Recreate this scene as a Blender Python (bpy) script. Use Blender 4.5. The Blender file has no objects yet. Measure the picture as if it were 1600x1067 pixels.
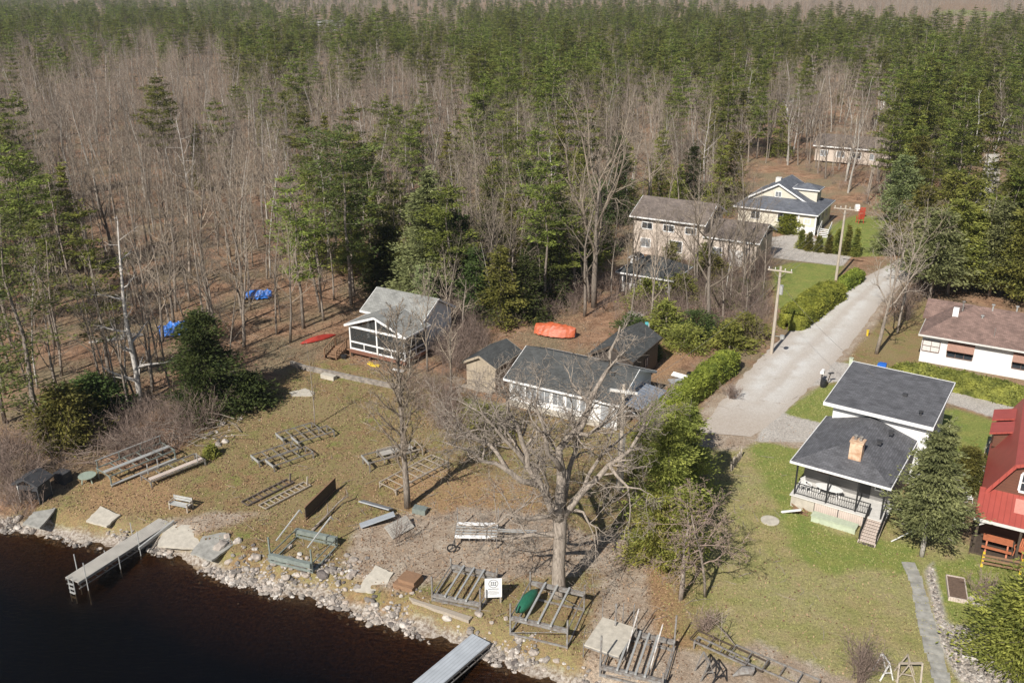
import bpy, math, random
import numpy as np
from mathutils import Vector, Matrix, noise as mnoise
R = math.radians
random.seed(7); rng = np.random.default_rng(7)
scene = bpy.context.scene
C = scene.collection
# ------------------------------------------------------------ camera, sky, sun, exposure
CAM_H, F_PX, PITCH = 34.0, 1430.0, math.atan(563/1430)
cam = bpy.data.cameras.new('camera'); co = bpy.data.objects.new('camera', cam); C.objects.link(co)
co.location = (0, 0, CAM_H); co.rotation_euler = (R(90)-PITCH, 0, 0)
cam.lens = 36*F_PX/1600; cam.sensor_width = 36; cam.clip_start = 0.5; cam.clip_end = 9000
scene.camera = co
SUN_EL, SUN_AZ = 40.0, 60.0          # shadows run towards azimuth 60 deg (counted from +x)
w = bpy.data.worlds.new('World'); scene.world = w; w.use_nodes = True
nt = w.node_tree; bg = nt.nodes['Background']
sky = nt.nodes.new('ShaderNodeTexSky'); sky.sky_type = 'NISHITA'; sky.sun_disc = False
sky.sun_elevation = R(SUN_EL)
sd = Vector((-math.cos(R(SUN_AZ))*math.cos(R(SUN_EL)), -math.sin(R(SUN_AZ))*math.cos(R(SUN_EL)), math.sin(R(SUN_EL))))
sky.sun_rotation = math.atan2(sd.x, sd.y)
nt.links.new(sky.outputs[0], bg.inputs[0]); bg.inputs[1].default_value = 0.055
sl = bpy.data.lights.new('sun', 'SUN'); sl.energy = 4.9; sl.angle = R(0.5); sl.color = (1, 0.955, 0.89)
so = bpy.data.objects.new('sun', sl); C.objects.link(so)
so.rotation_euler = (-sd).to_track_quat('-Z', 'Y').to_euler()
scene.view_settings.view_transform = 'Standard'; scene.view_settings.look = 'None'
scene.view_settings.exposure = 0.34; scene.view_settings.gamma = 1
scene.cycles.max_bounces = 6; scene.cycles.transparent_max_bounces = 6
scene.cycles.diffuse_bounces = 2; scene.cycles.glossy_bounces = 2

def G(px, py, z=0.0):
    """ground point that the photograph shows at (px, py), at height z"""
    t = (py-533)/F_PX; s = (px-800)/F_PX
    y = math.cos(PITCH)-t*math.sin(PITCH); d = math.sin(PITCH)+t*math.cos(PITCH)
    k = (CAM_H-z)/d
    return Vector((s*k, y*k, z))
def proj(x, y, z):
    d = CAM_H-z; dep = y*math.cos(PITCH)+d*math.sin(PITCH); v = -y*math.sin(PITCH)+d*math.cos(PITCH)
    return 800+F_PX*x/dep, 533+F_PX*v/dep

# ------------------------------------------------------------ materials
def newmat(name):
    m = bpy.data.materials.new(name); m.use_nodes = True
    n = m.node_tree; return m, n, n.nodes['Principled BSDF']
def N(n, t, **k):
    x = n.nodes.new(t)
    for a, b in k.items(): setattr(x, a, b)
    return x
def ramp(n, fac, stops):
    r = N(n, 'ShaderNodeValToRGB'); e = r.color_ramp.elements
    while len(e) < len(stops): e.new(0.5)
    for i, (p, c) in enumerate(stops):
        e[i].position = p; e[i].color = (*c, 1) if len(c) == 3 else c
    n.links.new(fac, r.inputs[0]); return r.outputs[0]
def noise(n, vec, scale, detail=4, rough=0.55, dist=0):
    x = N(n, 'ShaderNodeTexNoise'); x.inputs['Scale'].default_value = scale
    x.inputs['Detail'].default_value = detail; x.inputs['Roughness'].default_value = rough
    x.inputs['Distortion'].default_value = dist
    if vec is not None: n.links.new(vec, x.inputs['Vector'])
    return x.outputs['Fac']
def mix(n, f, a, b, mode='MIX'):
    x = N(n, 'ShaderNodeMix', data_type='RGBA', blend_type=mode)
    for s, v in ((0, f), (6, a), (7, b)):
        if hasattr(v, 'is_linked') or hasattr(v, 'links'): n.links.new(v, x.inputs[s])
        else: x.inputs[s].default_value = v if s == 0 else (*v, 1)
    return x.outputs[2]
def math_(n, op, a, b=None, c=None, clamp=False):
    x = N(n, 'ShaderNodeMath', operation=op, use_clamp=clamp)
    for i, v in enumerate((a, b, c)):
        if v is None: continue
        if hasattr(v, 'links'): n.links.new(v, x.inputs[i])
        else: x.inputs[i].default_value = v
    return x.outputs[0]
def bump(n, b, h, strength=0.3, dist=0.02):
    x = N(n, 'ShaderNodeBump'); x.inputs['Strength'].default_value = strength; x.inputs['Distance'].default_value = dist
    n.links.new(h, x.inputs['Height']); n.links.new(x.outputs[0], b.inputs['Normal'])
def tc(n, which='Object'): return N(n, 'ShaderNodeTexCoord').outputs[which]
def sc(c, k): return tuple(max(0, min(1, v*k)) for v in c)
def plain(name, c, var=0.25, scale=6, rough=0.7, metal=0, stretch=None, b=0.2, c2=None):
    m, n, p = newmat(name); v = tc(n)
    if stretch:
        mp = N(n, 'ShaderNodeMapping'); mp.inputs['Scale'].default_value = stretch
        n.links.new(v, mp.inputs[0]); v = mp.outputs[0]
    f = noise(n, v, scale, 6, 0.65)
    n.links.new(ramp(n, f, [(0.3, sc(c2 or c, 1-var)), (0.7, sc(c, 1+var))]), p.inputs['Base Color'])
    p.inputs['Roughness'].default_value = rough; p.inputs['Metallic'].default_value = metal
    if b: bump(n, p, f, b, 0.03)
    return m
def shingle(name, c, var=0.22):
    m, n, p = newmat(name); v = tc(n, 'UV')
    br = N(n, 'ShaderNodeTexBrick'); n.links.new(v, br.inputs[0])
    br.inputs['Scale'].default_value = 1; br.inputs['Brick Width'].default_value = 0.32; br.inputs['Row Height'].default_value = 0.15
    br.inputs['Mortar Size'].default_value = 0.012; br.inputs['Color1'].default_value = (*sc(c, 1-var), 1)
    br.inputs['Color2'].default_value = (*sc(c, 1+var), 1); br.inputs['Mortar'].default_value = (*sc(c, 0.55), 1)
    f = noise(n, v, 0.9, 5); f2 = noise(n, v, 30, 2)
    col = mix(n, 1.0, br.outputs[0], ramp(n, f, [(0.3, (0.66,)*3), (0.55, (0.95,)*3), (0.75, (1.08,)*3)]), 'MULTIPLY')
    col = mix(n, 1.0, col, ramp(n, f2, [(0.3, (0.8,)*3), (0.7, (1.0,)*3)]), 'MULTIPLY')
    n.links.new(col, p.inputs['Base Color']); p.inputs['Roughness'].default_value = 0.88
    bump(n, p, br.outputs['Fac'], -0.4, 0.01); return m
def lined(name, c, period=0.18, vert=False, rough=0.6, dark=0.6, metal=0, dirt=0.2):
    """boards or ribs: vert=False gives horizontal courses, True vertical ribs"""
    m, n, p = newmat(name); v = tc(n, 'UV'); sx = N(n, 'ShaderNodeSeparateXYZ'); n.links.new(v, sx.inputs[0])
    q = math_(n, 'FRACT', math_(n, 'DIVIDE', sx.outputs[0 if vert else 1], period))
    g = math_(n, 'GREATER_THAN', q, 0.12)
    f = noise(n, v, 1.3, 6)
    base = ramp(n, f, [(0.3, sc(c, 1-dirt)), (0.65, c)])
    n.links.new(mix(n, g, sc(c, dark), base), p.inputs['Base Color'])
    p.inputs['Roughness'].default_value = rough; p.inputs['Metallic'].default_value = metal
    bump(n, p, q if not vert else g, 0.5, 0.02); return m
def foliage(name, dark, light, trans=0.32, rv=0.6):
    m, n, p = newmat(name); oi = N(n, 'ShaderNodeObjectInfo')
    ge = N(n, 'ShaderNodeNewGeometry')
    f = noise(n, tc(n), 0.9, 4); f2 = noise(n, tc(n), 9, 3)
    col = mix(n, ramp(n, f, [(0.35, (0,)*3), (0.65, (1,)*3)]), dark, light)
    col = mix(n, 1.0, col, ramp(n, f2, [(0.3, (0.6,)*3), (0.7, (1.25,)*3)]), 'MULTIPLY')
    hs = N(n, 'ShaderNodeHueSaturation'); n.links.new(col, hs.inputs['Color'])
    n.links.new(math_(n, 'MULTIPLY_ADD', oi.outputs['Random'], 0.04, 0.485), hs.inputs['Hue'])
    n.links.new(math_(n, 'MULTIPLY_ADD', oi.outputs['Random'], rv, 1-rv/2), hs.inputs['Value'])
    n.links.new(hs.outputs[0], p.inputs['Base Color']); p.inputs['Roughness'].default_value = 0.75
    p.inputs['Specular IOR Level'].default_value = 0.25
    tr = N(n, 'ShaderNodeBsdfTranslucent'); n.links.new(hs.outputs[0], tr.inputs[0])
    mx = N(n, 'ShaderNodeMixShader'); mx.inputs[0].default_value = trans
    n.links.new(p.outputs[0], mx.inputs[1]); n.links.new(tr.outputs[0], mx.inputs[2])
    n.links.new(mx.outputs[0], n.nodes['Material Output'].inputs[0]); return m
def barkm(name, c1, c2, rnd=0.5):
    m, n, p = newmat(name); oi = N(n, 'ShaderNodeObjectInfo')
    mp = N(n, 'ShaderNodeMapping'); mp.inputs['Scale'].default_value = (6, 6, 1.2); n.links.new(tc(n), mp.inputs[0])
    f = noise(n, mp.outputs[0], 2, 6, 0.7)
    col = ramp(n, f, [(0.32, c1), (0.66, c2)])
    hs = N(n, 'ShaderNodeHueSaturation'); n.links.new(col, hs.inputs['Color'])
    n.links.new(math_(n, 'MULTIPLY_ADD', oi.outputs['Random'], rnd, 1-rnd/2), hs.inputs['Value'])
    n.links.new(hs.outputs[0], p.inputs['Base Color']); p.inputs['Roughness'].default_value = 0.9
    p.inputs['Specular IOR Level'].default_value = 0.2
    bump(n, p, f, 0.6, 0.04); return m
M = {}
M['bark'] = barkm('bark', (0.10, 0.08, 0.065), (0.33, 0.28, 0.23))
M['twig'] = barkm('twig', (0.12, 0.095, 0.073), (0.335, 0.275, 0.21), 0.85)
M['twig_far'] = barkm('twig_far', (0.13, 0.105, 0.08), (0.32, 0.26, 0.205), 0.85)
M['oak'] = barkm('oak_bark', (0.14, 0.115, 0.093), (0.40, 0.34, 0.28), 0)
M['greybark'] = barkm('smooth_grey_bark', (0.22, 0.20, 0.175), (0.48, 0.45, 0.40), .3)
M['pale'] = barkm('pale_bark', (0.28, 0.25, 0.22), (0.62, 0.58, 0.53), 0.1)
M['pine'] = foliage('pine_needles', (0.075, 0.095, 0.02), (0.28, 0.295, 0.062))
M['cedar_y_lit'] = foliage('sunlit_yellow_cedar', (0.16, 0.175, 0.035), (0.44, 0.43, 0.10), rv=.1)  # yellowish cedar, colour raised to stand in for sunlight the oak blocks
M['pine_dk'] = foliage('dark_pine_needles', (0.06, 0.078, 0.022), (0.185, 0.20, 0.055), rv=.25)
M['spruce'] = foliage('spruce_needles', (0.14, 0.16, 0.065), (0.34, 0.36, 0.15), rv=.25)
M['cedar'] = foliage('cedar_foliage', (0.12, 0.13, 0.028), (0.33, 0.31, 0.07))
M['dark_ev'] = foliage('dark_evergreen', (0.04, 0.06, 0.016), (0.11, 0.135, 0.035))
M['hedge'] = foliage('hedge_leaves', (0.125, 0.155, 0.026), (0.32, 0.345, 0.055), rv=.08)
M['brush'] = barkm('brush_twigs', (0.13, 0.09, 0.07), (0.30, 0.23, 0.19))
M['shingle_dk'] = shingle('charcoal_shingles', (0.135, 0.135, 0.145))
M['shingle_blk'] = shingle('black_shingles', (0.085, 0.088, 0.085))
M['shingle_gr'] = shingle('grey_shingles', (0.30, 0.30, 0.28), 0.15)
M['shingle_mid'] = shingle('slate_shingles', (0.15, 0.16, 0.185))
M['shingle_br'] = shingle('brown_shingles', (0.26, 0.17, 0.14))
M['shingle_tan'] = shingle('weathered_shingles', (0.21, 0.17, 0.145))
M['white'] = plain('white_paint', (0.80, 0.79, 0.77), 0.06, 3, 0.5, b=0.05)
M['offwhite'] = plain('grubby_white_paint', (0.62, 0.60, 0.56), 0.15, 4, 0.6)
M['siding_w'] = lined('white_siding', (0.80, 0.79, 0.77), 0.12, dark=0.75, dirt=0.06)
M['siding_cream'] = lined('cream_siding', (0.66, 0.61, 0.50), 0.13, dark=0.75, dirt=0.08)
M['siding_beige'] = lined('beige_siding', (0.60, 0.51, 0.43), 0.13, dark=0.8, dirt=0.1)
M['siding_brown'] = lined('brown_siding', (0.15, 0.065, 0.04), 0.2, dark=0.6)
M['siding_grey'] = lined('grey_siding', (0.22, 0.21, 0.20), 0.15, dark=0.6)
M['board_dark'] = lined('dark_boards', (0.075, 0.06, 0.05), 0.2, vert=True)
M['board_tan'] = lined('plywood_boards', (0.42, 0.35, 0.26), 1.2, vert=True, dark=0.75, dirt=0.25)
M['deck_pink'] = lined('bleached_boards', (0.62, 0.52, 0.45), 0.14, vert=True, dark=0.5)
M['redwood'] = lined('red_brown_deck', (0.22, 0.10, 0.065), 0.14, dark=0.5)
M['red_metal'] = lined('red_metal_roof', (0.40, 0.085, 0.065), 0.32, vert=True, rough=0.42, dark=0.7, dirt=0.15)
M['grey_metal'] = lined('ribbed_grey_metal', (0.24, 0.27, 0.32), 0.45, vert=True, rough=0.45, dark=0.45, dirt=0.3)
M['dockwood'] = lined('weathered_dock_boards', (0.45, 0.42, 0.37), 0.15, dark=0.45, dirt=0.25)
M['dock_metal_deck'] = lined('grey_dock_deck', (0.42, 0.45, 0.48), 0.2, dark=0.6)
M['galv'] = plain('galvanised_steel', (0.28, 0.28, 0.27), 0.25, 5, 0.5, 0.25, b=0.1, c2=(.21, .16, .125))
M['galv_gr'] = plain('greenish_galvanised_steel', (0.22, 0.25, 0.225), 0.25, 5, 0.5, 0.2, b=0.1)
M['alum'] = plain('pale_aluminium', (0.47, 0.47, 0.45), 0.15, 5, 0.4, 0.3, b=0.1)
M['oldwood'] = plain('grey_weathered_wood', (0.34, 0.29, 0.23), 0.35, 4, 0.85, stretch=(1, 8, 8))
M['brownwood'] = plain('brown_wood', (0.24, 0.14, 0.08), 0.3, 4, 0.8, stretch=(1, 8, 8))
M['darkwood'] = plain('dark_stained_wood', (0.07, 0.05, 0.035), 0.3, 5, 0.8)
M['orangewood'] = plain('orange_stained_wood', (0.45, 0.15, 0.07), 0.2, 4, 0.7)
M['polewood'] = plain('pole_wood', (0.42, 0.36, 0.29), 0.25, 3, 0.85, stretch=(5, 5, 0.6))
M['drystone'] = plain('dry_stone', (0.24, 0.21, 0.18), 0.5, 3, 0.95)
M['concrete'] = plain('concrete', (0.46, 0.42, 0.35), 0.2, 2.5, 0.9)
M['flag'] = plain('flagstone', (0.30, 0.29, 0.26), 0.35, 2.0, 0.9)
m, n, p = newmat('shore_stone'); M['rock'] = m; oi_ = N(n, 'ShaderNodeObjectInfo'); f_ = noise(n, tc(n), 1.8, 6, .65)
c_ = ramp(n, oi_.outputs['Random'], [(0.0, (.13, .11, .10)), (.2, (.22, .195, .17)), (.45, (.34, .30, .26)), (.7, (.44, .37, .31)), (1.0, (.56, .52, .47))])
n.links.new(mix(n, 1.0, c_, ramp(n, f_, [(.3, (.6,)*3), (.7, (1.15,)*3)]), 'MULTIPLY'), p.inputs['Base Color']); p.inputs['Roughness'].default_value = .9; bump(n, p, f_, .5, .03)
M['glass'] = plain('dark_window_glass', (0.035, 0.042, 0.05), 0.3, 2, 0.08, b=0)
M['screen'] = plain('dark_insect_screen', (0.03, 0.032, 0.03), 0.3, 2, 0.6, b=0)
M['rusty'] = plain('dark_rusty_steel', (0.11, 0.085, 0.07), 0.3, 5, 0.8)
M['curtain'] = plain('curtained_window', (0.24, 0.25, 0.26), 0.35, 2, 0.15, b=0)
M['black'] = plain('black_metal', (0.02, 0.02, 0.022), 0.2, 4, 0.5)
M['charcoal'] = plain('charcoal_felt', (0.045, 0.045, 0.048), 0.3, 3, 0.8)
M['greyplastic'] = plain('grey_plastic', (0.30, 0.31, 0.32), 0.15, 4, 0.5)
M['green_paint'] = plain('pale_green_paint', (0.45, 0.50, 0.37), 0.15, 4, 0.6)
M['teal'] = plain('dark_green_plastic', (0.02, 0.12, 0.07), 0.2, 4, 0.4)
M['tablegreen'] = plain('grey_green_plastic', (0.28, 0.33, 0.27), 0.15, 4, 0.5)
M['blue_tarp'] = plain('blue_tarpaulin', (0.03, 0.16, 0.55), 0.4, 3, 0.45, b=0.8)
M['orange_tarp'] = plain('orange_tarpaulin', (0.44, 0.10, 0.04), 0.35, 2.5, 0.5, b=0.8)
M['red_hull'] = plain('red_hull_paint', (0.40, 0.05, 0.035), 0.25, 3, 0.4)
M['red_plastic'] = plain('red_plastic', (0.50, 0.06, 0.04), 0.2, 4, 0.5)
M['blue_plastic'] = plain('blue_plastic', (0.02, 0.13, 0.50), 0.2, 4, 0.4)
M['yellow'] = plain('yellow_paint', (0.70, 0.50, 0.04), 0.15, 4, 0.5)
M['rust'] = plain('rusty_chimney', (0.62, 0.50, 0.36), 0.2, 1.6, 0.8, c2=(0.42, 0.17, 0.07))
M['awning'] = lined('brown_awning', (0.30, 0.15, 0.10), 0.12, vert=True, dark=0.7)
M['soil'] = plain('garden_soil', (0.13, 0.085, 0.06), 0.35, 8, 0.95)
M['sill'] = plain('brown_trim', (0.16, 0.10, 0.08), 0.15, 4, 0.6)

# ------------------------------------------------------------ mesh builder
class MB:
    def __init__(s): s.v = []; s.n = 0; s.f = []
    def add(s, V, F, m=0):
        V = np.asarray(V, dtype=np.float32).reshape(-1, 3); s.v.append(V)
        if isinstance(F, np.ndarray): s.f.append((F.astype(np.int32)+s.n, m))
        else:
            by = {}
            for f in F: by.setdefault(len(f), []).append(f)
            for k, L in by.items(): s.f.append((np.array(L, dtype=np.int32)+s.n, m))
        s.n += len(V); return s
    def box(s, x, y, z, sx, sy, sz, m=0, rz=0, mat=None):
        """box whose bottom centre is (x, y, z)"""
        V = [(a*sx/2, b*sy/2, c*sz) for c in (0, 1) for a, b in ((-1, -1), (1, -1), (1, 1), (-1, 1))]
        if mat is not None: V = [tuple(mat @ Vector(v)) for v in V]
        else:
            c_, s_ = math.cos(rz), math.sin(rz); V = [(x+v[0]*c_-v[1]*s_, y+v[0]*s_+v[1]*c_, z+v[2]) for v in V]
        return s.add(V, [(0, 3, 2, 1), (4, 5, 6, 7), (0, 1, 5, 4), (1, 2, 6, 5), (2, 3, 7, 6), (3, 0, 4, 7)], m)
    def beam(s, p, q, w=0.1, h=None, m=0, up=(0, 0, 1)):
        h = h or w; p = Vector(p); q = Vector(q); d = (q-p).normalized(); u = Vector(up)
        if abs(d.dot(u)) > 0.98: u = Vector((1, 0, 0))
        x = d.cross(u).normalized()*(w/2); y = x.cross(d).normalized()*(h/2)
        V = [e+a*x+b*y for e in (p, q) for a, b in ((-1, -1), (1, -1), (1, 1), (-1, 1))]
        return s.add([tuple(v) for v in V], [(0, 1, 2, 3), (7, 6, 5, 4), (1, 0, 4, 5), (2, 1, 5, 6), (3, 2, 6, 7), (0, 3, 7, 4)], m)
    def tube(s, P, Rr, k=6, m=0):
        P = [Vector(p) for p in P]; V = []; n = len(P); ref = None
        for i, p in enumerate(P):
            d = (P[min(i+1, n-1)]-P[max(i-1, 0)]).normalized()
            if ref is None: ref = d.orthogonal().normalized()
            a = (ref-d*ref.dot(d)); a = a.normalized() if a.length > 1e-4 else d.orthogonal().normalized(); ref = a
            b = d.cross(a)
            for j in range(k):
                t = 2*math.pi*j/k; V.append(tuple(p+(a*math.cos(t)+b*math.sin(t))*Rr[i]))
        F = [(i*k+j, i*k+(j+1) % k, (i+1)*k+(j+1) % k, (i+1)*k+j) for i in range(n-1) for j in range(k)]
        if k > 3: F += [tuple(range(k))[::-1], tuple((n-1)*k+j for j in range(k))]
        return s.add(V, F, m)
    def ext(s, poly, z0, z1, m=0):
        n = len(poly); V = [(x, y, z0) for x, y in poly]+[(x, y, z1) for x, y in poly]
        return s.add(V, [tuple(range(n))[::-1], tuple(range(n, 2*n))]+[(i, (i+1) % n, n+(i+1) % n, n+i) for i in range(n)], m)
    def xsec(s, prof, a0, a1, axis='y', m=0):
        """extrude an (offset, z) profile along an axis"""
        n = len(prof); f = (lambda a, p: (p[0], a, p[1])) if axis == 'y' else (lambda a, p: (a, p[0], p[1]))
        V = [f(a0, p) for p in prof]+[f(a1, p) for p in prof]
        F = [tuple(range(n)), tuple(range(n, 2*n))[::-1]]+[((i+1) % n, i, n+i, n+(i+1) % n) for i in range(n)]
        if axis == 'x': F = [tuple(reversed(q)) for q in F]
        return s.add(V, F, m)
    def leaves(s, P, size, m=0, up=0.5, elong=2.3, dirs=None):
        """small diamond leaf faces at the points P"""
        P = np.asarray(P, dtype=np.float32); n = len(P)
        if n == 0: return s
        a = rng.normal(size=(n, 3)) if dirs is None else dirs+rng.normal(size=(n, 3))*0.35
        a /= np.linalg.norm(a, axis=1)[:, None]
        b = rng.normal(size=(n, 3)); nn = np.cross(a, b); nn[:, 2] = np.abs(nn[:, 2]); nn[:, 2] += up*np.linalg.norm(nn, axis=1)
        b = np.cross(nn, a); b /= np.linalg.norm(b, axis=1)[:, None]+1e-6
        z = (rng.uniform(0.6, 1.3, n)*size)[:, None]
        V = np.stack([P-a*z*elong/2, P+b*z/2, P+a*z*elong/2, P-b*z/2], 1).reshape(-1, 3)
        return s.add(V, np.arange(4*n).reshape(-1, 4), m)
    def build(s, name, mats, parent=None, smooth=False, loc=None, rz=0, link=True):
        V = np.concatenate(s.v); me = bpy.data.meshes.new(name)
        me.vertices.add(len(V)); me.vertices.foreach_set('co', V.ravel())
        nl = sum(f.size for f, _ in s.f); nf = sum(len(f) for f, _ in s.f)
        me.loops.add(nl); me.polygons.add(nf)
        idx = np.concatenate([f.ravel() for f, _ in s.f]); tot = np.concatenate([np.full(len(f), f.shape[1]) for f, _ in s.f])
        st = np.concatenate([[0], np.cumsum(tot)[:-1]])
        me.loops.foreach_set('vertex_index', idx.astype(np.int32))
        me.polygons.foreach_set('loop_start', st.astype(np.int32))
        me.polygons.foreach_set('material_index', np.concatenate([np.full(len(f), m) for f, m in s.f]).astype(np.int32))
        me.polygons.foreach_set('use_smooth', np.full(nf, smooth))
        if nl < 60000:
            uv = []
            for f, _ in s.f:
                A, B, D = V[f[:, 0]], V[f[:, 1]], V[f[:, 2]]; n = np.cross(B-A, D-A); n /= np.linalg.norm(n, axis=1)[:, None]+1e-9
                flat = np.abs(n[:, 2]) > 0.995
                u = np.stack([-n[:, 1], n[:, 0], np.zeros(len(n))], 1); u /= np.linalg.norm(u, axis=1)[:, None]+1e-9
                u[flat] = (1, 0, 0); v = np.cross(n, u)
                Pp = V[f]; uv.append(np.stack([(Pp*u[:, None]).sum(2), (Pp*v[:, None]).sum(2)], 2).reshape(-1, 2))
            l = me.uv_layers.new(name='UVMap'); l.data.foreach_set('uv', np.concatenate(uv).astype(np.float32).ravel())
        for mm in (mats if isinstance(mats, (list, tuple)) else [mats]): me.materials.append(M[mm] if isinstance(mm, str) else mm)
        me.update(calc_edges=True); me.validate()
        o = bpy.data.objects.new(name, me)
        if link: C.objects.link(o)
        if parent: o.parent = parent
        if loc is not None: o.location = loc
        o.rotation_euler.z = rz
        return o
def tag(o, label=None, cat=None, group=None, kind=None):
    if label: o['label'] = label
    if cat: o['category'] = cat
    if group: o['group'] = group
    if kind: o['kind'] = kind
    return o
def T(name, label, cat, loc=(0, 0, 0), rz=0, group=None):
    o = bpy.data.objects.new(name, None); C.objects.link(o); o.empty_display_size = 0.3
    o.location = loc; o.rotation_euler.z = rz; return tag(o, label, cat, group)
def kids(o): return [c for c in ALLKIDS.get(o.name, [])]
def dup(o, parent=None, loc=None, rz=None, label=None, group=None):
    c = o.copy(); C.objects.link(c)
    if parent: c.parent = parent
    if loc is not None: c.location = loc
    if rz is not None: c.rotation_euler.z = rz
    if label: c['label'] = label
    if group: c['group'] = group
    for ch in list(o.children): dup(ch, c)
    return c
STREET = R(-30)
# ------------------------------------------------------------ ground, water, road
WZ = -0.9
shore_px = [(-420, 815), (0, 826), (60, 833), (110, 846), (170, 853), (250, 860), (300, 882), (355, 907), (430, 927), (500, 937), (545, 956), (600, 977),
            (650, 988), (700, 1003), (750, 1022), (800, 1042), (860, 1066), (930, 1095), (1100, 1160), (1500, 1200)]
SH = np.array([G(x, y, WZ)[:2] for x, y in shore_px]); SH = SH[np.argsort(SH[:, 0])]
def shore(x): return np.interp(x, SH[:, 0], SH[:, 1])
BANK = 2.1
def hgt(x, y):
    x = np.asarray(x, dtype=float); y = np.asarray(y, dtype=float)
    d = (y-shore(x))*0.9+0.25*np.sin(x*2.1)+0.15*np.sin(x*5.3+1)
    t = np.clip(d/BANK, 0, 1); t = t*t*(3-2*t)
    h = WZ+(-WZ)*t; h = np.where(d < 0, WZ+np.maximum(d*0.28, -3.5), h)
    far = np.clip((y-85)/60, 0, 1)
    h = h+far*(0.5*np.sin(x*0.07+1)*np.sin(y*0.05)+0.3*np.sin(x*0.19+y*0.13))
    return h
def hz(x, y): return float(hgt(x, y))
def Gh(px, py, dz=0): p = G(px, py, 0); q = G(px, py, hz(p.x, p.y)); return Vector((q.x, q.y, hz(q.x, q.y)+dz))
def pg(pts, z=0): return np.array([G(a, b, z)[:2] for a, b in pts])
def sdist(X, Y, poly):
    """signed distance to a polygon, positive inside"""
    d = np.full(X.shape, 1e9); ins = np.zeros(X.shape, bool); n = len(poly)
    for i in range(n):
        x0, y0 = poly[i]; x1, y1 = poly[(i+1) % n]; ex, ey = x1-x0, y1-y0
        t = np.clip(((X-x0)*ex+(Y-y0)*ey)/(ex*ex+ey*ey+1e-9), 0, 1)
        d = np.minimum(d, np.hypot(X-x0-t*ex, Y-y0-t*ey))
        c = (y0 > Y) != (y1 > Y)
        ins ^= c & (X < (x1-x0)*(Y-y0)/((y1-y0) if y1 != y0 else 1e-9)+x0)
    return np.where(ins, d, -d)
road_px_l = [(1088, 676), (1106, 652), (1142, 606), (1186, 558), (1236, 513), (1280, 478), (1318, 452), (1350, 433), (1390, 412), (1440, 385), (1490, 350), (1515, 325), (1528, 300), (1535, 270), (1540, 240)]
road_px_r = [(1175, 682), (1215, 655), (1250, 622), (1290, 583), (1325, 545), (1352, 510), (1375, 478), (1400, 452), (1432, 428), (1475, 398), (1520, 362), (1550, 330), (1560, 300), (1562, 270), (1562, 240)]
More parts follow.
